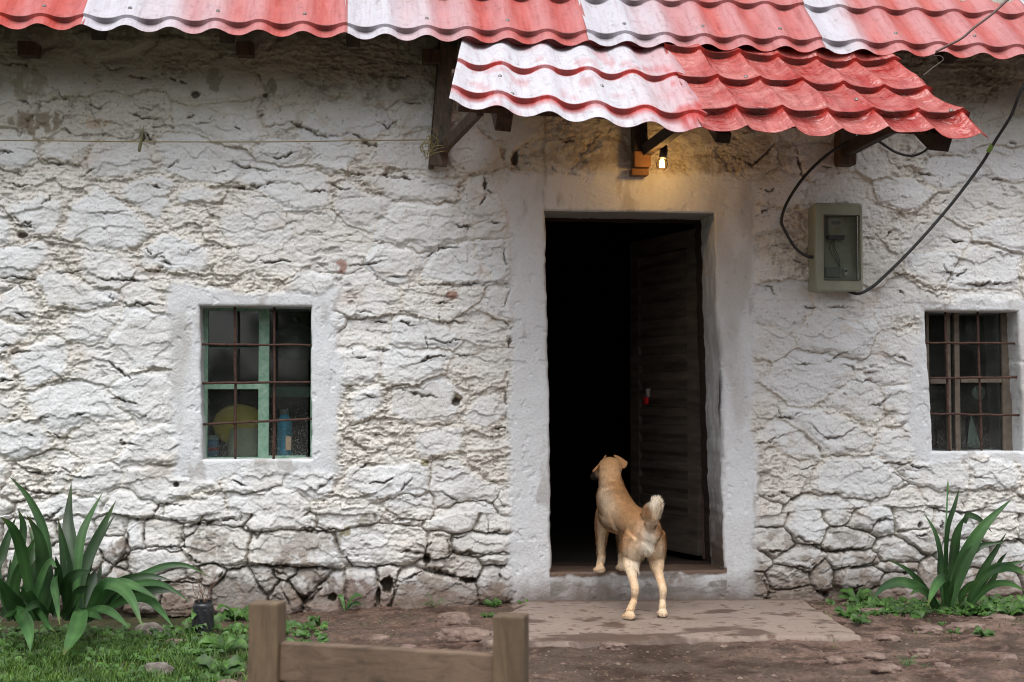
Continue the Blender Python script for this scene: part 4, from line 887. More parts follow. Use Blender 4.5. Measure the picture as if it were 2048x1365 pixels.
b = MB(); b.box((wc.x+.032,-.106,wc.z-wh*.345), (.012,.01,.012), None, .002); b.build('breaker_switch', simple('switch_green', lin(20,60,50), rough=.4), meter)
b = MB(); b.box((wc.x-.03,-.075,wc.z-wh*.36), (.08,.012,.052), None, .002); b.build('terminal_strip', simple('strip', lin(128,136,130), lin(110,120,116), scale=60, rough=.4, stretch=(6,1,.2)), meter)
for off in (-.03,-.012,.0):
    b = MB(); b.tube(spline([(wc.x-.018+off*.4,-.08,wc.z+wh*.15), (wc.x-.02+off,-.085,wc.z+wh*.0), (wc.x+.0+off,-.085,wc.z-wh*.12), (wc.x+.01,-.08,wc.z-wh*.28)], 14), .0016, 6); b.build('inner_wire', M['cable'], meter, True)

def cable(name, pts, r, label, mat=M['cable'], cat='cable', n=60, grp=None):
    b = MB(); b.tube(spline(pts, n), r, 8); o = b.build(name, mat, None, True); tag(o, label, cat, grp); return o
supply = cable('power_cable', [P(2110,100,-.42), P(2048,172,-.38), P(2022,232,-.30), P(1990,283,-.20), P(1962,330,-.12), P(1900,412,-.07), P(1830,492,-.06), P(1772,550,-.07), P(1742,576,-.08), P(1716,588,-.09), P(1694,582,-.08)], .0085, 'thick black cable sagging across the wall down to the bottom of the meter box')
tpz = P(1984,291,-.185); tpz2 = P(1976,304,-.165); MB().tube([tpz, tpz.lerp(tpz2,.5)+Vector((.002,-.002,0)), tpz2], .0125, 8).build('cable_tape', simple('green_tape', lin(90,120,40), lin(120,140,60), rough=.6), supply)
cable('power_cable', [P(1632,515,-.10), P(1612,512,-.11), P(1590,495,-.11), P(1570,462,-.10), P(1563,440,-.10), P(1576,402,-.10), P(1612,350,-.12), P(1660,306,-.16), P(1702,284,-.2), P(1738,274,-.25)], .0085, 'black cable looping from the left side of the meter box up under the canopy')
cable('power_cable', [P(1738,274,-.26), P(1762,286,-.28), P(1790,304,-.3), P(1822,312,-.34), P(1850,302,-.38), P(1866,280,-.42), P(1868,262,-.44)], .007, 'short black cable hanging in a loop under the right end of the canopy')
cable('roof_cable', [P(2120,-60,EY-.02), P(2032,-12,EY-.03), P(1985,28,EY-.04), P(1948,56,EY-.05), P(1925,76,EY-.05), P(1895,92,EY-.04), P(1872,104,EY-.03)], .0065, 'brownish wire slanting over the red roof edge at the top right', simple('rusty_wire', lin(84,60,58), lin(110,84,80), rough=.6), 'wire')
cable('wire_end', [P(1872,104,EY-.03), P(1868,112,EY-.02), P(1880,112,EY-.02), P(1886,120,EY-.02), P(1868,134,EY-.01), P(1846,152,EY)], .0022, 'thin kinked wire end dangling below the roof edge at the top right', simple('grey_wire', lin(110,100,94), rough=.6), 'wire')
cable('clothesline', [P(-300,279,-.11), P(0,281,-.1), P(290,284,-.1), P(560,284,-.1), P(700,282,-.1), P(868,280,-.13)], .0028, 'thin yellowish line stretched across the upper left wall to the canopy post', M['wire'], 'line', 80)
b = MB(); pts = []
cc_ = P(868,290,-.12)
for k in range(150):
    t = k/149; a = t*math.pi*2*7.5
    pts.append(Vector((cc_.x-.012+(.022+.02*math.sin(k*.37))*math.cos(a)-.035*t, cc_.y+.01*math.sin(a*1.3)-.03, cc_.z+.03-.085*t+(.035+.02*math.sin(k*.21))*math.sin(a))))
b.tube(pts, .0018, 5)
for k in range(3): 
    pts = [P(880,300+k*3,-.12)+Vector((.052*math.cos(a), -.05*math.sin(a)*1.2, .012*math.sin(a+k))) for a in np.linspace(0, 2*math.pi, 20)]; b.tube(pts, .0018, 5)
o = b.build('wire_coil', M['wire'], None, True); tag(o, 'tangled coil of yellow wire wound round the left canopy post', 'wire')
b = MB(); p0 = P(288,250,-.105); p1 = P(278,304,-.115); b.tube([p0, p0.lerp(p1,.25), p0.lerp(p1,.6), p0.lerp(p1,.9), p1], [(.001,.001),(.005,.003),(.009,.005),(.010,.006),(.006,.004)], 10); o = b.build('clothes_peg', simple('olive_peg', lin(96,96,66), lin(130,126,92), rough=.6), None, True); tag(o, 'slim olive clothes peg clipped on the yellow line at the upper left', 'peg')

# ------------------------------------------------------------------ GROUND
def slab_in(x, y):      # slab outline in front of the door, corners read on the ground
    return None
S0 = PZ(985,1203,0); S1 = PZ(1612,1200,0); S2 = PZ(1738,1276,0); S3 = PZ(900,1290,0)
def gz_np(x, y):
    left = 1-sstep(-.6, .35, x)
    z = -.028-.035*left + .016*fbm(x*1.3, y*1.3, 3, 500)*sstep(.1, .5, -y) + .007*fbm(x*6, y*6, 4, 501)
    rocky = sstep(1.3, 2.2, x)*sstep(.1, .3, -y); z = z+rocky*(.020*ridged(x*5, y*7, 4, 502)*.6+.008)
    mid = sstep(-.6, -.3, x)*(1-sstep(.5, .9, x)); z = z + mid*.012*ridged(x*7, y*9, 4, 503)
    z = z+.006*fbm(x*28, y*28, 4, 504)+.010*np.maximum(0, fbm(x*13, y*16, 3, 505))**1.0
    return z
def gz(x, y): return float(gz_np(np.array([x], np.float32), np.array([y], np.float32))[0])
def nonuni(c0, c1, step, lo, hi):
    a = list(np.arange(c0, c1+step/2, step)); s = step; v = a[0]; pre = []
    while v > lo: s *= 1.35; v -= s; pre.append(max(v, lo))
    s = step; v = a[-1]; post = []
    while v < hi: s *= 1.35; v += s; post.append(min(v, hi))
    return np.array(pre[::-1]+a+post, dtype=np.float32)
gx = nonuni(-2.2, 3.9, .010, -400, 400); gy = nonuni(-2.9, .05, .010, -400, 400)
GX, GY = np.meshgrid(gx, gy); GZ = gz_np(GX, GY); GZ = np.where(GY > .1, -.1, GZ)
far = sstep(6, 30, np.hypot(GX, GY)); GZ = GZ*(1-far)-.1*far
gc = np.ones(GX.shape+(3,), np.float32)*c3(96,80,69)
gc = mx(gc, c3(70,52,42), sstep(-.1, .5, fbm(GX*4, GY*5, 4, 510)))
gc = mx(gc, c3(120,98,84), sstep(.1, .5, fbm(GX*9, GY*9, 4, 511))*.6)
rk = sstep(.15, .55, ridged(GX*5, GY*7, 4, 502)+.2*fbm(GX*20, GY*20, 3, 512))*sstep(1.2, 2.0, GX); gc = mx(gc, c3(138,112,100), rk*.75)
rk2 = sstep(.25, .6, ridged(GX*7, GY*9, 4, 503))*(1-sstep(.7, 1.0, GX)); gc = mx(gc, c3(128,102,90), rk2*.7)
red = sstep(.25, .55, fbm(GX*25, GY*40, 3, 513))*(1-sstep(.4, .8, GX)); gc = mx(gc, c3(104,66,52), red*.4)
grs = (1-sstep(-.75, -.25, GX+.25*fbm(GX*3, GY*3, 3, 514))); gc = mx(gc, c3(58,66,34), grs*.75)
ng = GX.shape; ids = np.arange(GX.size).reshape(ng)
gq = np.stack([ids[:-1,:-1], ids[:-1,1:], ids[1:,1:], ids[1:,:-1]], -1).reshape(-1, 4)
me = big_mesh('ground', np.stack([GX, GY, GZ], -1).reshape(-1, 3), gq, True, gc.reshape(-1, 3)); g = link('ground', me, M['ground']); g['kind'] = 'structure'
# concrete apron in front of the door
nu_, nv_ = 300, 120; uu, vv = np.meshgrid(np.linspace(0,1,nu_), np.linspace(0,1,nv_))
A0, A1, A2, A3 = [np.array(v) for v in (S0+Vector((0,.03,0)), S1+Vector((0,.03,0)), S2, S3)]
pt_ = (A0*(1-uu[...,None])+A1*uu[...,None])*(1-vv[...,None])+(A3*(1-uu[...,None])+A2*uu[...,None])*vv[...,None]
sx, sy = pt_[...,0].astype(np.float32), pt_[...,1].astype(np.float32)
edgeF = sstep(.945, 1.0, vv.astype(np.float32)+.035*fbm(sx*4, sy*0, 4, 520)); edgeL = 1-sstep(.0, .12, uu.astype(np.float32)+.05*fbm(sx*6, sy*6, 3, 521)); edgeR = sstep(.985, 1.0, uu.astype(np.float32)+.01*fbm(sx*8, sy*8, 3, 522))
sz = .004*fbm(sx*2, sy*2, 3, 523)+.0012*fbm(sx*30, sy*30, 3, 524)-.075*np.clip(edgeF+edgeR+edgeL*.8, 0, 1)
sc_ = np.ones(sx.shape+(3,), np.float32)*c3(146,130,119)
sc_ = mx(sc_, c3(150,134,124), sstep(.0, .5, fbm(sx*3, sy*4, 4, 525))*.6)
mud = sstep(.05, .35, fbm(sx*5, sy*6, 5, 526)+.55*(vv.astype(np.float32)-.62)*(1-.7*uu.astype(np.float32)))
sc_ = mx(sc_, c3(78,60,50), mud*.8)
sc_ = mx(sc_, c3(92,70,56), sstep(.38, .5, fbm(sx*26, sy*28, 3, 527))*.8); sc_ = mx(sc_, c3(74,56,46), clamp01(edgeF+edgeL*.8))
sc_ = mx(sc_, c3(96,80,70), (1-sstep(.0, .07, vv.astype(np.float32)+.02*fbm(sx*10, sy*10, 3, 528)))*.8)
ids = np.arange(sx.size).reshape(sx.shape); sq = np.stack([ids[:-1,:-1], ids[1:,:-1], ids[1:,1:], ids[:-1,1:]], -1).reshape(-1, 4)
me = big_mesh('pavement', np.stack([sx, sy, sz], -1).reshape(-1, 3), sq, True, sc_.reshape(-1, 3)); o = link('pavement', me, M['slab']); o['kind'] = 'structure'

# rocks that one can tell apart
ROCKS = [(318,1337,30,13,1,'grey rock lying in the grass at the lower left'),(905,1250,34,24,0,'brown rock by the wall foot left of the right wooden post'),(930,1280,50,22,0,'broad cracked brown rock behind the low wooden rail'),(760,1278,22,9,0,'small reddish stone sunk in the earth behind the rail'),
 (1843,1314,22,14,0,'pale rounded stone in the mud below the right iris'),(1772,1346,26,11,0,'pale flat stone near the bottom edge right of the pavement'),(1669,1333,22,7,0,'flat reddish stone in the mud below the pavement corner'),(1744,1319,28,8,0,'long low reddish stone in the mud between pavement and pale stone'),
 (1742,1232,30,10,0,'reddish stone beside the right edge of the concrete pavement'),(1930,1262,40,13,0,'broad red brown rock below the right iris clump'),(1856,1268,30,12,0,'red brown rock between pavement and right iris clump'),(2000,1246,30,10,0,'red stone at the far right below the iris leaves'),
 (2014,1327,20,7,0,'small pale stone at the far right bottom'),(1883,1342,18,10,0,'small tan stone at the bottom right beside a grass tuft'),(1693,1213,15,6,0,'small stone at the wall foot beside a leafy weed'),(1775,1284,26,8,0,'low stone just off the front right pavement corner'),(1227,1301,28,7,0,'flat pink stone in the mud in front of the dog'),
 (300,1258,26,10,1,'grey flat stone in front of the left iris leaves'),(352,1278,24,8,0,'pinkish flat stone in the grass below the black jar'),(455,1358,22,8,0,'pink stone in the grass at the bottom beside the left wooden post'),(815,1305,18,6,0,'reddish chip of stone just above the wooden rail')]
ROCKXY = []
for k, (px, py, rx, ry, gk, lb) in enumerate(ROCKS):
    c = PZ(px, py, -.03); s = (c-CAM).length/F; z = gz(c.x, c.y); ROCKXY.append((c.x, c.y, rx*s))
    lumpy('rock', (c.x, c.y, z), (rx*s, rx*s*.75, max(.028, ry*s*1.0)+(.03 if gk else 0)), M['rockgrey' if gk else 'rock'], 40+k, lb, 'rock', jit=.30, fr=1.5, flat=.8, group='stones lying on the ground')
# loose grit, chips and straw on the earth
def scatter_flakes(n, xr, yr, name, mat, s0, s1, seed, cond=None):
    r = np.random.default_rng(seed); V = []; Fc = []
    x = r.uniform(*xr, n); y = r.uniform(*yr, n); z = gz_np(x.astype(np.float32), y.astype(np.float32))
    if cond is not None: k = cond(x, y, r); x, y, z = x[k], y[k], z[k]
    n = len(x); a = r.uniform(0, 6.28, n); L = r.uniform(s0, s1, n); w = L*r.uniform(.2, .8, n); h = w*.4
    for i in range(n):
        ca, sa = math.cos(a[i]), math.sin(a[i]); b0 = len(V)
        for (u, v, t) in ((-1,-1,0),(1,-.8,0),(.8,1,0),(-.9,.8,0),(-.5,-.4,1),(.5,-.5,1),(.4,.5,1),(-.5,.5,1)):
            V.append((x[i]+(u*ca*L[i]-v*sa*w[i])*.5, y[i]+(u*sa*L[i]+v*ca*w[i])*.5, z[i]-.002+t*h[i]+.002))
        Fc += [(b0+4,b0+5,b0+6,b0+7),(b0,b0+1,b0+5,b0+4),(b0+1,b0+2,b0+6,b0+5),(b0+2,b0+3,b0+7,b0+6),(b0+3,b0,b0+4,b0+7)]
    me = big_mesh(name, V, Fc, False); o = link(name, me, mat); tag(o, kind='stuff'); return o
onslab = lambda x, y: (x > S3.x) & (x < S2.x) & (y > S2.y)
o = scatter_flakes(1500, (-.7, 3.8), (-2.7, -.05), 'gravel', M['straw'], .003, .010, 1, lambda x, y, r: ~onslab(x, y)); o['label'] = 'loose grit and chips scattered over the earth'
o = scatter_flakes(5200, (-.75, 3.8), (-2.7, -.05), 'gravel', simple('earth_crumbs', lin(52,40,33), lin(112,88,72), scale=60, rough=.9), .006, .022, 4, lambda x, y, r: ~onslab(x, y) | (r.random(len(x)) < .10)); o['label'] = 'dark crumbs of soil and bark on the earth and pavement'
o = scatter_flakes(420, (-.5, 3.8), (-2.7, -.05), 'gravel', M['rock'], .008, .028, 2, lambda x, y, r: ~onslab(x, y)); o['label'] = 'small stones pressed into the wet earth'

# ------------------------------------------------------------------ plants
def blade_mesh(leaves):
    """leaves: (points, width, tint, twist) -> folded blades"""
    V = []; Fc = []; Cc = []
    for pts, w, tint, tw in leaves:
        n = 16; sp = spline(pts, n); b0 = len(V); dry = random.choice((0, .5, .9, .2))
        for i, p in enumerate(sp):
            t = i/(n-1); d = (sp[min(i+1, n-1)]-sp[max(i-1, 0)]).normalized()
            view = Vector((math.sin(tw), -math.cos(tw), .35)); sd_ = d.cross(view)
            sd_ = sd_.normalized() if sd_.length > 1e-6 else Vector((1,0,0)); nn = sd_.cross(d).normalized()
            prof = (.55+.45*min(1, t/.35))*(1-max(0, (t-.45)/.55)**1.7) if t > 0 else .55
            ww = max(.0006, w*.5*prof)
            for k, (u, h) in enumerate(((-1,.18),(-.5,.10),(0,0),(.5,.10),(1,.18))):
                V.append(p+sd_*u*ww+nn*h*ww*1.2); sh = tint*(.88 if k != 2 else 1.15)*(1+.18*math.sin(t*9+w*700)); br = dry*max(0, (t-.86)/.14)**.6; Cc.append((sh*(1+1.4*br), sh*(1-.05*br), sh*(.95-.35*br)))
        for i in range(n-1):
            for k in range(4): a = b0+i*5+k; Fc.append((a, a+1, a+6, a+5))
    return V, Fc, Cc
def trace_leaves(lst, ox, oy, y0, ytipf):
    out = []
    for (pts, w, light, yt) in lst:      # pts given base first
        n = len(pts); P3 = []
        for i, (a, b2) in enumerate(pts):
            t = i/(n-1); y = y0+(yt-y0)*t
            p = P(ox+a/2.926, oy+b2/2.926, y); p.z = max(p.z, -.05); P3.append(p)
        dist = 2.926*F/7.0
        out.append((P3, w*1.0/dist, light, random.uniform(-.5, .5)))
    return out
LL = [([(270,1000),(285,700),(275,560),(240,420),(160,270),(55,155)],60,.95,-.55),([(420,1000),(440,720),(410,540),(400,400),(418,190)],82,.6,-.5),([(440,1000),(455,700),(475,520),(520,400),(600,250)],52,1.15,-.6),
([(450,1000),(480,740),(530,600),(600,450),(678,298)],62,.65,-.55),([(470,1000),(510,730),(545,600),(610,480),(680,370)],46,.55,-.45),([(200,1000),(160,740),(120,560),(70,450),(0,390)],64,.95,-.9),
([(60,1000),(-20,720),(10,620),(50,500),(95,390)],54,.6,-.6),([(140,1000),(90,780),(120,600),(140,450),(105,345)],72,.8,-.7),([(240,1000),(248,720),(250,620),(225,500),(155,380)],76,.55,-.75),
([(190,1000),(190,700),(205,560),(165,440)],52,.7,-.5),([(100,1000),(85,800),(140,650),(215,500)],54,.8,-.8),([(400,1000),(400,760),(380,600),(340,400)],76,.6,-.6),
([(205,960),(215,850),(260,720),(300,655),(332,690)],62,1.5,-1.1),([(340,700),(320,780),(335,880),(350,1025)],52,1.2,-1.2),([(520,1000),(600,860),(700,780),(800,748),(900,742),(1012,768)],54,.6,-.8),
([(540,960),(700,800),(860,722),(980,678),(1100,680),(1222,742)],40,1.1,-.8),([(520,950),(600,800),(690,800),(770,880),(835,1042)],74,1.3,-1.2),([(540,940),(640,800),(720,780),(820,815),(932,880)],56,1.2,-1.0),
([(640,900),(760,800),(880,778),(980,800),(1110,890)],38,1.2,-1.0),([(600,950),(740,880),(860,870),(940,940),(1012,1035)],52,1.15,-1.1),([(500,1000),(620,900),(780,842),(930,820),(1060,830)],66,.5,-.7),
([(480,930),(470,960),(450,1050),(410,1130),(372,1202)],86,1.35,-1.55),([(460,940),(520,950),(560,965),(606,1002)],48,1.1,-1.3),([(480,960),(580,935),(660,960),(762,1047)],54,1.25,-1.35),
([(60,930),(120,960),(165,1030),(180,1100),(178,1182)],78,1.4,-1.5),([(120,960),(60,965),(15,990),(-20,1045)],56,1.3,-1.3),([(200,930),(240,960),(280,1020),(322,1065)],34,1.2,-1.3),
([(180,1000),(110,950),(50,860),(-10,740)],96,.7,-.9),([(280,960),(220,905),(170,925),(122,962)],42,1.0,-1.1),([(400,960),(390,800),(450,730),(540,712)],66,.6,-1.0),([(420,960),(430,900),(455,860),(486,842)],46,.85,-1.1),
([(540,1000),(555,850),(575,760),(595,668)],60,.55,-.5),([(300,960),(345,800),(345,700),(325,620)],62,.6,-.9),([(330,980),(290,800),(270,640),(280,520)],66,.6,-.55),([(480,960),(500,850),(540,760),(560,700)],70,.5,-.6),([(120,980),(150,860),(180,740),(210,640)],66,.65,-.65),([(20,980),(60,880),(70,760),(60,640)],70,.6,-.7),([(360,980),(420,900),(470,830),(520,800)],70,.5,-.85),([(240,1000),(200,900),(150,820),(120,800)],60,.9,-1.0)]
V_, F_, C__ = blade_mesh(trace_leaves(LL, 0, 900, -.72, None))
me = big_mesh('leaves', V_, F_, True, C__); ir = empty('iris_plant', (P(110,1230,-.7).x, -.7, -.06), 'large clump of broad sword shaped green leaves at the lower left wall foot', 'plant', 'iris clumps against the wall'); link('leaves', me, M['iris'], ir)
RL_ = [([(1590,920),(1595,500),(1640,330),(1672,218)],34,.65,-.45),([(1600,930),(1630,650),(1650,500),(1700,388)],76,.75,-.5),([(1700,430),(1720,385),(1790,410),(1862,484)],40,.45,-.5),([(1600,940),(1660,750),(1720,600),(1820,440),(1980,284)],88,1.15,-.6),
([(1575,930),(1565,760),(1555,600),(1520,470),(1460,368)],44,.8,-.5),([(1610,940),(1660,740),(1720,620),(1800,562),(1932,540)],60,.8,-.6),([(1700,940),(1750,840),(1800,720),(1880,590),(1944,488)],48,.7,-.5),([(1520,930),(1480,840),(1440,780),(1360,700),(1245,636)],42,.85,-.7),
([(1540,940),(1470,830),(1340,775),(1230,800),(1148,890)],62,1.15,-.95),([(1600,940),(1590,760),(1545,775),(1510,840),(1484,916)],56,1.2,-.9),([(1700,950),(1790,770),(1900,690),(2070,645)],52,.95,-.7),([(1710,950),(1830,730),(1930,690),(2000,700),(2080,745)],62,1.1,-.8),
([(1700,950),(1830,810),(1950,782),(2060,830)],44,1.05,-.85),([(1580,930),(1570,820),(1552,720),(1545,615)],50,.5,-.45),([(1600,950),(1610,850),(1640,720)],54,1.2,-.75),([(1730,950),(1740,860),(1800,770),(1870,700)],50,.8,-.6),([(1690,950),(1680,860),(1720,800),(1780,760)],50,1.2,-.8),([(1680,940),(1850,780),(1900,660),(1950,600)],40,.7,-.55),([(1560,940),(1500,860),(1430,820),(1380,850)],46,.9,-.8)]
V_, F_, C__ = blade_mesh(trace_leaves(RL_, 1348, 900, -.52, None))
me = big_mesh('leaves', V_, F_, True, C__); ir2 = empty('iris_plant', (P(1900,1215,-.52).x, -.52, -.03), 'sparser clump of upright and arching sword leaves with a flower stalk at the lower right', 'plant', 'iris clumps against the wall'); link('leaves', me, M['iris'], ir2)
b = MB(); sp = spline([P(1348+1590/2.926, 900+920/2.926, -.5), P(1348+1585/2.926, 900+600/2.926, -.45), P(1348+1595/2.926, 900+380/2.926, -.42), P(1348+1603/2.926, 900+190/2.926, -.4)], 24)
b.tube(sp, [.0065-.003*i/23 for i in range(24)], 8); st_ = b.build('stalk', simple('stalk_green', lin(60,110,60), lin(90,140,84), rough=.5), ir2, True)
b = MB(); tp_ = sp[-1]; b.tube([tp_-Vector((0,0,.06)), tp_-Vector((0,0,.04)), tp_-Vector((0,0,.02)), tp_, tp_+Vector((0,0,.012))], [.004,.0075,.0065,.003,.001], 8); b.build('flower_bud', simple('dry_bud', lin(150,140,100), lin(110,130,80), rough=.6), ir2, True)

def rosette(c, size, n, seed, up=.6, wid=.28, light=1.0, face=-1):
    r = random.Random(seed); out = []
    for k in range(n):
        a = r.uniform(0, 6.283); e = r.uniform(.25, 1.0)*up; L = size*r.uniform(.6, 1.1)
        d = Vector((math.cos(a), math.sin(a)*.8-.15, 0))
        p = [Vector(c)+d*.004, Vector(c)+d*L*.35+Vector((0,0,L*.55*e)), Vector(c)+d*L*.75+Vector((0,0,L*.75*e)), Vector(c)+d*L+Vector((0,0,L*.55*e))]
        out.append((p, L*wid*r.uniform(.7,1.2), light*r.uniform(.7,1.35), r.uniform(-1,1)))
    return out
def leaf_mesh(name, leaves, mat, parent=None, seg=6, lobed=True):
    V = []; Fc = []; Cc = []
    for pts, w, tint, tw in leaves:
        sp = spline(pts, seg); b0 = len(V)
        for i, p in enumerate(sp):
            t = i/(seg-1); d = (sp[min(i+1,seg-1)]-sp[max(i-1,0)]).normalized(); s = d.cross(Vector((math.sin(tw)*.6, -.6, .8)))
            s = s.normalized() if s.length > 1e-6 else Vector((1,0,0))
            ww = w*.5*(math.sin(math.pi*min(.98, .08+t*.92)**1.3))*(1+(.25 if lobed and i % 2 else -.15 if lobed else 0)); V += [p-s*ww, p-Vector((0,0,ww*.15)), p+s*ww]; Cc += [(tint,)*3]*3
        for i in range(seg-1):
            for k in range(2): a = b0+i*3+k; Fc.append((a,a+1,a+4,a+3))
    me = big_mesh(name, V, Fc, True, Cc); return link(name, me, mat, parent)
WEEDS = [(470,1232,.15,16,'leafy weed against the wall just left of the left wooden post'),(640,1250,.08,9,'small weed sprouting behind the rail near the left post'),(868,1222,.09,12,'thin grassy weed at the wall foot above the brown rock'),(982,1216,.07,22,'low ferny weed at the wall foot left of the pavement'),(1038,1208,.05,18,'tiny weed at the wall foot at the back left pavement corner'),(972,1242,.06,10,'little weed at the left edge of the pavement beside the right post'),
 (1670,1192,.12,14,'upright leafy weed at the wall foot right of the pavement'),(1692,1246,.09,18,'weed growing along the right side of the pavement'),(1722,1212,.08,16,'low weed between pavement and right iris near the wall'),(1765,1222,.10,18,'dandelion like weed left of the right iris clump'),(1722,1262,.08,18,'weed at the front right side of the pavement'),(1815,1342,.06,26,'grass like tuft in the mud at the bottom right'),(1852,1346,.03,10,'tiny weed beside the bottom right grass tuft'),(1967,1286,.07,16,'flat weed in the mud at the right'),(1908,1278,.05,12,'small weed on the mud between two red rocks'),(1884,1262,.03,10,'tiny yellow green seedling on the red brown rock'),
 (412,1262,.15,9,'broad leaved weed standing in front of the black jar'),(498,1238,.10,8,'weed with a curled leaf just behind the left wooden post'),(245,1282,.09,12,'leafy weed in front of the left iris clump'),(380,1268,.10,12,'weed left of the black jar among the grass'),(450,1300,.13,16,'bushy weed beside the left wooden post'),(440,1345,.13,18,'bushy weed at the bottom left of the wooden post'),(690,1215,.11,3,'single broad leaf weed growing from the wall foot behind the rail'),(2025,1240,.12,16,'weed at the far right edge below the iris'),(1955,1238,.11,16,'weed below the middle of the right iris clump')]
for k, (px, py, s, n, lb) in enumerate(WEEDS):
    c = PZ(px, py, -.04); c.y = min(c.y, -.06); z = gz(c.x, c.y); grassy = 'grass' in lb
    lv = rosette((c.x, c.y, z), s*.8, int(n*1.3), 900+k, up=1.25 if grassy or n < 10 else .95, wid=.07 if grassy and 'broad' not in lb and 'among' not in lb else .34, light=.95)
    o = leaf_mesh('weed', lv, M['weed']); tag(o, lb, 'weed', 'weeds along the wall foot')
# low ground cover round the clumps
def patch(xr, yr, n, size, seed, wid=.5, dens=None):
    r = random.Random(seed); out = []
    for k in range(n):
        x = r.uniform(*xr); y = r.uniform(*yr)
        if dens and r.random() > dens(x, y): continue
        out += rosette((x, y, gz(x, y)), size*r.uniform(.5,1.2), r.randint(4,8), seed*100+k, up=.9, wid=wid, light=r.uniform(.7,1.3))
    return out
xi = P(150,1250,-.8).x; xr_ = P(1900,1220,-.5).x
lv = patch((xi-.6, xi+1.1), (-1.25, -.35), 330, .05, 3, .5)+patch((-2.2, -.45), (-2.6, -.9), 420, .05, 8, .42)+patch((xr_-.5, xr_+.7), (-.72, -.2), 260, .055, 4, .42)
o = leaf_mesh('ground_cover', lv, M['weed'], seg=5); tag(o, 'low leafy ground cover round the iris clumps', kind='stuff')
def grass(n, xr, yr, dens, seed, h0, h1, name, w=.0032):
    r = np.random.default_rng(seed); x = r.uniform(*xr, n); y = r.uniform(*yr, n)
    k = r.random(n) < dens(x.astype(np.float32), y.astype(np.float32))
    for rx_, ry_, rs_ in ROCKXY: k &= np.hypot(x-rx_, y-ry_-.01) > rs_*.9
    x = x[k]; y = y[k]; n = len(x)
    z = gz_np(x.astype(np.float32), y.astype(np.float32)); a = r.uniform(0, 6.283, n); h = r.uniform(h0, h1, n); ln = r.uniform(.1, .9, n)*h
    dx, dy = np.cos(a)*ln, np.sin(a)*ln; sx_, sy_ = -np.sin(a+r.normal(0,.5,n))*w*.5, np.cos(a+r.normal(0,.5,n))*w*.5
    V = np.zeros((n, 5, 3)); o3 = np.stack([x, y, z-.004], -1)
    V[:,0] = o3-np.stack([sx_,sy_,0*x],-1); V[:,1] = o3+np.stack([sx_,sy_,0*x],-1)
    m = o3+np.stack([dx*.35, dy*.35, h*.6], -1); V[:,2] = m+np.stack([sx_,sy_,0*x],-1)*.8; V[:,3] = m-np.stack([sx_,sy_,0*x],-1)*.8; V[:,4] = o3+np.stack([dx, dy, h*.9], -1)
    base = (np.arange(n)*5)[:,None]; tri = np.concatenate([base+np.array([[0,1,2]]), base+np.array([[0,2,3]]), base+np.array([[3,2,4]])])
    c = np.repeat(r.uniform(.45,1.5,n)[:,None,None]*np.ones((1,5,3)), 1, 0).reshape(-1,3)
    me = big_mesh(name, V.reshape(-1,3), tri, False, c); return link(name, me, M['grass'])
dl = lambda x, y: (1-sstep(-.62, -.3, x+.3*fbm(x*3, y*3, 3, 514)))*(.25+.75*sstep(-.25, .2, fbm(x*5, y*5, 3, 600)))*sstep(.55, .95, -y)
o = grass(85000, (-2.6, 0), (-2.8, -.4), dl, 5, .020, .062, 'grass', .0042); tag(o, 'short wet grass on the lower left ground', kind='stuff')
dr = lambda x, y: .9*sstep(.15, .45, fbm(x*6, y*8, 3, 610))*sstep(1.9, 2.3, x)+.5*sstep(.3, .5, fbm(x*7, y*7, 3, 611))*(x < .4)
o = grass(9000, (-.4, 3.9), (-1.6, -.12), dr, 6, .012, .035, 'grass'); tag(o, 'thin tufts of grass among the stones on the right', kind='stuff')

# black ribbed jar with dead twigs
jb = PZ(406,1250,-.05); jb.y = -.62; jb = P(406,1250,-.62); jb.z = gz(jb.x, -.62)
jr = empty('plant_jar', jb, 'black ribbed plastic jar with dead twigs standing at the wall foot', 'jar')
V_ = []; F_ = []; n = 64; zz_ = np.linspace(0, .155, 40)
for j, z in enumerate(zz_):
    r = .048 if z < .125 else .048-.010*((z-.125)/.03)**2
    if z > .140: r = .040
    for k in range(n):
        a = 2*math.pi*k/n; q = max(0, math.sin(a*9+z*60)) if .02 < z < .118 else 0
        rr_ = r+.0035*q; V_.append((jb.x+rr_*math.cos(a), jb.y+rr_*math.sin(a), jb.z+z))
for j in range(39):
    for k in range(n): k2 = (k+1) % n; F_.append((j*n+k, j*n+k2, (j+1)*n+k2, (j+1)*n+k))
me = big_mesh('jar_body', V_, F_, True); link('jar_body', me, M['black'], jr)
MB().lathe([(0,.135),(.039,.135)], jb, 24).build('soil', M['darkwood'], jr)
b = MB(); rr_ = random.Random(5)
for k in range(9):
    a = rr_.uniform(-.6,.6); L = rr_.uniform(.08,.17); p0 = jb+Vector((rr_.uniform(-.02,.02), rr_.uniform(-.02,.02), .13)); p1 = p0+Vector((math.sin(a)*L*.5, rr_.uniform(-.03,.03), L*.5)); p2 = p1+Vector((math.sin(a+.4)*L*.5, 0, L*.5))
    b.tube([p0,p1,p2], [.002,.0015,.0008], 5); b.tube([p1, p1+Vector((rr_.uniform(-.04,.04), 0, .035))], [.0012,.0006], 4)
b.build('twigs', simple('dry_twig', lin(96,72,60), lin(130,104,88), rough=.8), jr)

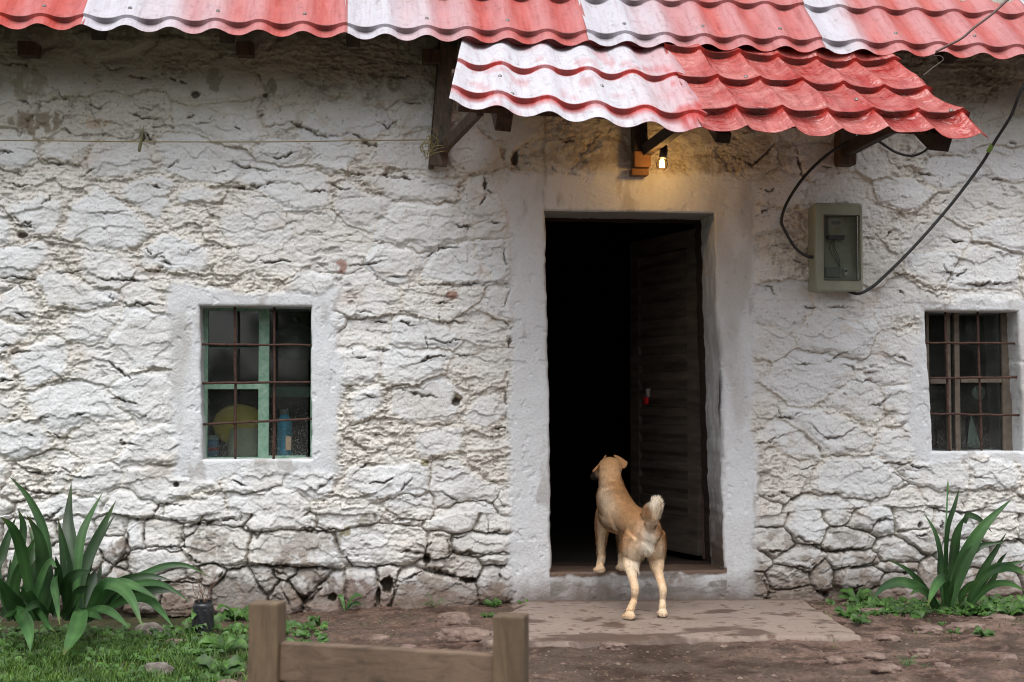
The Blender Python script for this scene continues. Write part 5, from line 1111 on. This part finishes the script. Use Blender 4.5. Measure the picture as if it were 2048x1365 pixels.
# ------------------------------------------------------------------ low wooden frame in the foreground
def wood_plank_mat(name, c1, c2, axis):
    m, nt, bs = new_mat(name); tc = N(nt, 'ShaderNodeTexCoord'); mp = N(nt, 'ShaderNodeMapping'); mp.inputs['Scale'].default_value = (14,14,2) if axis == 'z' else (2,14,16)
    nt.links.new(tc.outputs['Object'], mp.inputs[0]); n1 = N(nt, 'ShaderNodeTexNoise', Scale=2.2, Detail=9, Roughness=.65, Distortion=.6); nt.links.new(mp.outputs[0], n1.inputs[0])
    r = ramp(nt, n1.outputs[0], [(.25, c1), (.55, c2), (.8, c1)])
    n2 = N(nt, 'ShaderNodeTexNoise', Scale=7, Detail=4, Roughness=.6); nt.links.new(tc.outputs['Object'], n2.inputs[0]); r2 = ramp(nt, n2.outputs[0], [(.30, g4(.22)), (.40, g4(.75)), (.62, g4(1.05))])
    nt.links.new(mixc(nt, r.outputs[0], r2.outputs[0], .9, 'MULTIPLY'), bs.inputs['Base Color']); bs.inputs['Roughness'].default_value = .7
    bp = N(nt, 'ShaderNodeBump', Strength=.8, Distance=.002); nt.links.new(n1.outputs[0], bp.inputs['Height']); nt.links.new(bp.outputs[0], bs.inputs['Normal']); return m
fw1 = wood_plank_mat('post_wood', lin(76,61,46), lin(116,97,75), 'z'); fw2 = wood_plank_mat('rail_wood', lin(76,60,48), lin(120,100,82), 'x')
yA = -3.85
pA = P(535,1204,yA); pB = P(1022,1229,yA-.19)
dirf = Vector((pB.x-pA.x, pB.y-pA.y, 0)).normalized(); nf = Vector((dirf.y, -dirf.x, 0)); Mf = Matrix((dirf, -nf, Vector((0,0,1)))).transposed()
fence = empty('wooden_barrier', (pA.x, pA.y, -.06), 'low weathered wooden frame of two posts and a rail in the foreground', 'barrier')
pw = .076
for p in (pA, pB):
    b = MB(); h = p.z+.08; b.box((p.x, p.y, p.z-h/2), (pw, pw*.8, h), Mf, .005); b.build('post', fw1, fence)
ra = P(578,1284,yA-.02); rb = P(992,1307,yA-.17); tz1, tz2 = ra.z, rb.z
a3 = pA+dirf*pw*.5; b3 = pB-dirf*pw*.5; rh = .092
b = MB(); b.beam(Vector((a3.x,a3.y,tz1-rh/2)), Vector((b3.x,b3.y,tz2-rh/2)), .034, rh, (0,0,1), .004); b.build('rail', fw2, fence)
b = MB(); b.beam(Vector((a3.x,a3.y,tz1-rh/2-.28)), Vector((b3.x,b3.y,tz2-rh/2-.28)), .034, rh, (0,0,1), .004); b.build('rail', fw2, fence)

# ------------------------------------------------------------------ DOG
def limb(mb, spec, n=14):
    """spec: list of (px, py, y, rx, rz)"""
    pts = [P(a, b2, y) for a, b2, y, *_ in spec]; rad = [(s[3], s[4] if len(s) > 4 else s[3]) for s in spec]
    m = (len(pts)-1)*5+1; sp = spline(pts, m); rv = spline([Vector((r[0], r[1], 0)) for r in rad], m)
    # round the ends
    d0 = (sp[0]-sp[1]).normalized(); d1 = (sp[-1]-sp[-2]).normalized()
    P_ = [sp[0]+d0*rv[0].x*.9, sp[0]+d0*rv[0].x*.6]+sp+[sp[-1]+d1*rv[-1].x*.6, sp[-1]+d1*rv[-1].x*.9]
    R_ = [(rv[0].x*.3, rv[0].y*.3), (rv[0].x*.75, rv[0].y*.75)]+[(max(.003,v.x), max(.003,v.y)) for v in rv]+[(rv[-1].x*.75, rv[-1].y*.75), (rv[-1].x*.3, rv[-1].y*.3)]
    mb.tube(P_, R_, n)
def ell(mb, c, r, Mr=None, n=12):
    vs = []; fs = []
    prof = [(math.sin(math.pi*k/n), -math.cos(math.pi*k/n)) for k in range(n+1)]
    prof[0] = (.02, -1); prof[-1] = (.02, 1)
    b0 = len(mb.v); S = Matrix.Diagonal(Vector(r)); Mm = (Mr @ S) if Mr else S
    mb.lathe(prof, c, 16, Mm); mb.f.append(tuple(b0+k for k in range(15, -1, -1))); mb.f.append(tuple(b0+n*16+k for k in range(16)))
D = MB()
# trunk from rump to withers, then neck
limb(D, [(1293,1064,-.52,.078),(1284,1057,-.44,.086),(1268,1046,-.33,.080),(1252,1034,-.22,.079),(1236,1019,-.10,.089),(1228,1005,-.01,.088),(1223,985,.04,.078)], 20)
limb(D, [(1228,1006,-.01,.082),(1224,982,.05,.070),(1221,960,.08,.061),(1220,942,.10,.057)], 18)
limb(D, [(1245,1042,-.22,.066),(1232,1033,-.08,.082),(1226,1028,.02,.085)], 18)     # brisket
# skull, muzzle
ell(D, P(1220,936,.11), (.066,.075,.058))
limb(D, [(1214,940,.14,.046),(1204,946,.20,.036),(1194,951,.25,.028),(1188,954,.28,.024)], 12)
ell(D, P(1206,944,.13), (.036,.05,.038))
# front legs
zf = THR+.012
fp = PZ(1200,1138,zf+.018); fq = PZ(1243,1134,zf+.018)
def leg(mb, top, foot, mids): pass
def L3(spec, foot, pr, toe):
    """limb ending at a 3-D paw"""
    pts = [P(a, b2, y) for a, b2, y, _ in spec]+[foot+Vector((0,0,.018))]; rad = [s[3] for s in spec]+[.0185]
    m = (len(pts)-1)*5+1; sp = spline(pts, m); rv = spline([Vector((r,0,0)) for r in rad], m); D.tube(sp, [v.x for v in rv], 12)
    ang = math.atan2(toe[1], toe[0]); Mz = Matrix.Rotation(ang-math.pi/2, 3, 'Z')
    ell(D, foot+Vector((0,0,-.001)), (.0255,.034,.019), Mz)
    for k in (-1.5,-.5,.5,1.5):
        tv = Vector((toe[0], toe[1], 0)).normalized(); sd_ = Vector((-tv.y, tv.x, 0))
        ell(D, foot+tv*(.030-.004*abs(k))+sd_*k*.0115+Vector((0,0,-.006)), (.0082,.016,.0110), Mz)
L3([(1212,1024,.02,.050),(1205,1050,.05,.036),(1203,1075,.07,.026),(1202,1100,.09,.020),(1203,1115,.10,.021)], fp, 0, (-.35,.9))
L3([(1240,1036,.04,.048),(1244,1062,.08,.032),(1244,1090,.12,.022),(1243,1112,.14,.019)], fq, 0, (-.1,1))
# hind legs
hl = PZ(1259,1231,.022); hr = PZ(1325,1226,.022)
L3([(1276,1068,-.50,.066),(1268,1090,-.48,.064),(1263,1112,-.46,.050),(1262,1136,-.50,.031),(1266,1158,-.58,.0205),(1270,1178,-.645,.0205),(1268,1200,-.63,.0160)], hl, 0, (-.35,.9))
L3([(1304,1068,-.48,.062),(1309,1092,-.46,.056),(1312,1114,-.44,.043),(1315,1138,-.48,.027),(1321,1160,-.56,.0195),(1326,1180,-.615,.0195),(1325,1202,-.61,.0155)], hr, 0, (.1,1))
ell(D, P(1288,1085,-.53), (.060,.05,.055))
# tail root and curl
limb(D, [(1298,1058,-.56,.030),(1302,1044,-.60,.030),(1306,1028,-.62,.031),(1311,1013,-.61,.026),(1313,1003,-.58,.014)], 10); limb(D, [(1306,1018,-.60,.020),(1297,1022,-.57,.020),(1287,1030,-.55,.013)], 10)
me0 = bpy.data.meshes.new('tmp'); me0.from_pydata(D.v, [], D.f); me0.update()
tmp = bpy.data.objects.new('tmp', me0); col.objects.link(tmp)
rm = tmp.modifiers.new('r', 'REMESH'); rm.mode = 'VOXEL'; rm.voxel_size = .0045
sm_ = tmp.modifiers.new('s', 'SMOOTH'); sm_.factor = .6; sm_.iterations = 9
bpy.context.view_layer.update(); dg = bpy.context.evaluated_depsgraph_get()
body = bpy.data.meshes.new_from_object(tmp.evaluated_get(dg)); bpy.data.objects.remove(tmp)
nv = len(body.vertices); co = np.zeros(nv*3, np.float32); body.vertices.foreach_get('co', co); co = co.reshape(-1, 3)
no = np.zeros(nv*3, np.float32); body.vertices.foreach_get('normal', no); no = no.reshape(-1, 3)
# landmarks in the world, for the coat pattern
lm = {k: np.array(P(*v)) for k, v in dict(rump=(1293,1064,-.52), with_=(1228,1000,-.01), head=(1220,936,.11), tail=(1304,1020,-.61), tailtip=(1300,1008,-.58), hipL=(1272,1100,-.55), hipR=(1310,1100,-.52), muz=(1190,953,.27), rear=(1294,1085,-.58)).items()}
def coat(p, nrm_):
    tan = c3(212,170,124); deep = c3(182,132,84); cream = c3(234,220,196); white = c3(238,228,212); dark = c3(70,58,52)
    c = np.ones((len(p), 3), np.float32)*tan; z = p[:, 2]; x = p[:, 0]; y = p[:, 1]
    up_ = np.clip(nrm_[:, 2], -1, 1); nz_ = fbm(x*14, (y+z)*14, 3, 700)
    c = mx(c, deep, clamp01(sstep(.0, .7, up_+.35*nz_)*.75*(z > .38)))
    c = mx(c, cream, clamp01((1-sstep(-.5, .15, up_+.3*nz_))*.6))
    c = mx(c, cream, clamp01(1-sstep(.24, .40, z+.04*nz_))*(.45+.4*nz_))                     # legs
    rear = np.exp(-(np.hypot(np.hypot((x-lm['rear'][0])/.045, (y-lm['rear'][1])/.10), (z-lm['rear'][2]+.01)/.085))**2); c = mx(c, white, clamp01(rear*1.3))
    feath = np.exp(-(np.hypot(np.hypot((x-lm['hipL'][0]-.03)/.05, (y-lm['hipL'][1])/.10), (z-lm['hipL'][2]+.04)/.06))**2); c = mx(c, white, clamp01(feath*1.1))
    tl = (y < -.555) & (z > lm['tail'][2]-.07); tw_ = clamp01((z-(lm['tail'][2]-.07))/.05+.9*(x-lm['tail'][0])/.02)*tl; c = mx(c, white, tw_.astype(np.float32)*.9)
    sh = np.exp(-(np.hypot((x-lm['with_'][0]+.07)/.04, (z-lm['with_'][2]+.0)/.13))**2); c = mx(c, cream, clamp01(sh*.6))
    mzd = np.linalg.norm(p-lm['muz'], axis=1); c = mx(c, dark, clamp01(1-sstep(.05, .10, mzd)))
    hd = np.linalg.norm(p-lm['head'], axis=1); c = mx(c, tan*1.0, clamp01((1-sstep(.05, .09, hd))*.6*(mzd > .1)))
    return c
ca = body.color_attributes.new('col', 'FLOAT_COLOR', 'POINT'); cc4 = np.ones((nv, 4), np.float32); cc4[:, :3] = coat(co, no)*.95; ca.data.foreach_set('color', cc4.ravel())
for p in body.polygons: p.use_smooth = True
body.name = 'dog'; dog = bpy.data.objects.new('dog', body); body.materials.clear(); body.materials.append(M['fur']); col.objects.link(dog)
dl_ = Vector((P(1290,1235,-.6).x, -.6, 0)); dog.location = dl_; body.transform(Matrix.Translation(-dl_))
tag(dog, 'tan and cream dog with curled tail standing with front paws on the doorstep', 'dog')
# ears
def ear(base0, base1, tip, name='ear'):
    b0, b1, tp = Vector(base0), Vector(base1), Vector(tip); V = []; Fc = []; n = 9
    nn = (b1-b0).cross(tp-b0).normalized()
    for side in (0, 1):
        for j in range(n):
            t = j/(n-1)
            for i in range(7):
                u = i/6; l = b0.lerp(b1, u); wdt = (1-t**2.2); c = b0.lerp(b1, .5).lerp(tp, t)
                p = c+(l-b0.lerp(b1, .5))*wdt; bulge = math.sin(math.pi*u)*.014*(1-t*.5)+.004*math.sin(math.pi*t)
                V.append(p+nn*(bulge+(0.004*(1-t*.6) if side else -.004*(1-t*.6))))
    for j in range(n-1):
        for i in range(6): a = j*7+i; Fc.append((a,a+1,a+8,a+7)); c = 63+a; Fc.append((c+7,c+8,c+1,c))
    def st(e):
        for a, b in zip(e[:-1], e[1:]): Fc.append((a, a+63, b+63, b))
    st([j*7 for j in range(n)]); st([j*7+6 for j in range(n)][::-1]); st([n*7-7+i for i in range(7)])
    V = np.array([v[:] for v in V], np.float32); c = np.ones((len(V), 3), np.float32)*c3(184,138,94)*.9
    me = big_mesh(name, V, Fc, True, c); return V, Fc, link(name, me, M['fur'], dog)
eL = ear(P(1212,911,.15), P(1196,932,.08), P(1184,943,.09)); eR = ear(P(1227,911,.15), P(1244,938,.08), P(1255,925,.09))
# nose
nb_ = MB(); ell(nb_, P(1186,953,.295), (.012,.010,.010)); nb_.build('nose', M['black'], dog, True)
for ex, ey, yy in ((1203,936,.19),):
    nb_ = MB(); ell(nb_, P(ex, ey, yy), (.008,.008,.008)); nb_.build('eye', M['black'], dog, True)
# coat: many short hairs lying along the body
tri_v = []; body.calc_loop_triangles(); nt_ = len(body.loop_triangles); ti = np.zeros(nt_*3, np.int32); body.loop_triangles.foreach_get('vertices', ti); ti = ti.reshape(-1, 3)
def fur_on(co, no, ti, n, seed, lenf, ear_=False):
    r = np.random.default_rng(seed); a = co[ti]; ar = np.linalg.norm(np.cross(a[:,1]-a[:,0], a[:,2]-a[:,0]), axis=1); k = r.choice(len(ti), n, p=ar/ar.sum())
    w = r.dirichlet((1,1,1), n); p = (a[k]*w[...,None]).sum(1); nn = (no[ti[k]]*w[...,None]).sum(1); nn /= np.linalg.norm(nn, axis=1, keepdims=True)+1e-9
    flow = np.zeros_like(p); leg_ = 1-sstep(.22, .38, p[:,2]); 
    flow[:,1] = -1.0*(1-leg_)-.15; flow[:,0] = .35*(1-leg_); flow[:,2] = -.55*(1-leg_)-1.0*leg_
    hd = np.linalg.norm(p-lm['head'], axis=1) < .10; flow[hd] = (.1,-.8,-.3)
    tl = (p[:,1] < -.555) & (p[:,2] > lm['tail'][2]-.06); flow[tl] = (.0,-.25,1.0)
    flow += r.normal(0, .18, p.shape); flow -= nn*(flow*nn).sum(1, keepdims=True); flow /= np.linalg.norm(flow, axis=1, keepdims=True)+1e-9
    L = lenf(p, nn)*r.uniform(.6, 1.25, n); lift = np.where(tl, .55, .30)+r.uniform(0,.1,n); d = flow*(1-lift[:,None]*.4)+nn*lift[:,None]; d /= np.linalg.norm(d, axis=1, keepdims=True)
    sd_ = np.cross(nn, d); sd_ /= np.linalg.norm(sd_, axis=1, keepdims=True)+1e-9; wd = .0016*r.uniform(.7,1.3,n)[:,None]
    root = p-nn*.002; mid = root+d*(L*.55)[:,None]; tip = root+d*L[:,None]-nn*(L*.10)[:,None]-np.array([0,0,1])*(L*.12*(~tl))[:,None]
    V = np.stack([root-sd_*wd, root+sd_*wd, mid+sd_*wd*.8, mid-sd_*wd*.8, tip], 1)
    c = coat(p.astype(np.float32), nn.astype(np.float32))*(r.uniform(.80, 1.34, n)*(1+.22*fbm((p[:,0]*60).astype(np.float32), ((p[:,2]+p[:,1])*25).astype(np.float32), 3, 710)))[:,None]
    return V.reshape(-1,3), np.repeat(c, 5, 0), n
def flen(p, nn):
    L = np.full(len(p), .020); L = np.where(p[:,2] < .22, .010, L)
    L = np.where(np.linalg.norm(p-lm['head'], axis=1) < .085, .010, L)
    rr2 = np.hypot((p[:,0]-lm['hipL'][0]-.02)/.06, (p[:,2]-lm['hipL'][2]+.01)/.09); L = np.where((rr2 < 1) & (p[:,1] < -.44), .034, L)
    tl = (p[:,1] < -.555) & (p[:,2] > lm['tail'][2]-.06); L = np.where(tl, .028, L)
    L = np.where(np.linalg.norm(p-lm['muz'], axis=1) < .09, .006, L); return L
Vf, Cf, nf_ = fur_on(co.astype(np.float64), no.astype(np.float64), ti, 95000, 9, flen)
ba = (np.arange(nf_)*5)[:,None]; tri = np.concatenate([ba+np.array([[0,1,2]]), ba+np.array([[0,2,3]]), ba+np.array([[3,2,4]])])
me = big_mesh('coat', Vf, tri, True, Cf); link('coat', me, M['fur'], dog)

# ------------------------------------------------------------------ trees standing behind the viewer (mirrored in the panes)

def tree_line():
    r = np.random.default_rng(77); n = 46000
    x = r.uniform(-26, 26, n); top = 7.5+2.5*fbm((x*.22).astype(np.float32), (x*0).astype(np.float32), 3, 800)+.8*fbm((x*1.3).astype(np.float32), (x*0+3).astype(np.float32), 3, 801)
    z = top*r.beta(1.6, 1.1, n); y = -21-3*r.random(n)-.04*x*x*.2; s = r.uniform(.16, .34, n)
    a = r.normal(size=(n, 3)); a /= np.linalg.norm(a, axis=1, keepdims=True); b_ = np.cross(a, r.normal(size=(n, 3))); b_ /= np.linalg.norm(b_, axis=1, keepdims=True)
    k_ = ~((np.abs(x+2.3) < 1.25) & (z > 1.5) & (fbm((x*1.2).astype(np.float32), (z*1.2).astype(np.float32), 3, 805) < .12)); x, y, z, s, a, b_ = x[k_], y[k_], z[k_], s[k_], a[k_], b_[k_]; n = len(x)
    c = np.stack([x, y, z], -1); V = np.stack([c-a*s[:,None], c+b_*s[:,None]*.5, c+a*s[:,None], c-b_*s[:,None]*.5], 1).reshape(-1, 3)
    me = big_mesh('tree_line', V, np.arange(n*4).reshape(-1, 4), False, np.repeat(r.uniform(.5,1.3,n), 4)[:,None]*np.ones((1,3)))
    o = link('tree_line', me, mat_leaf('far_leaves', lin(50,78,38), lin(84,112,56), .6, 1, .25)); tag(o, 'leafy trees across the yard, mirrored in the window panes', kind='stuff')
tree_line()
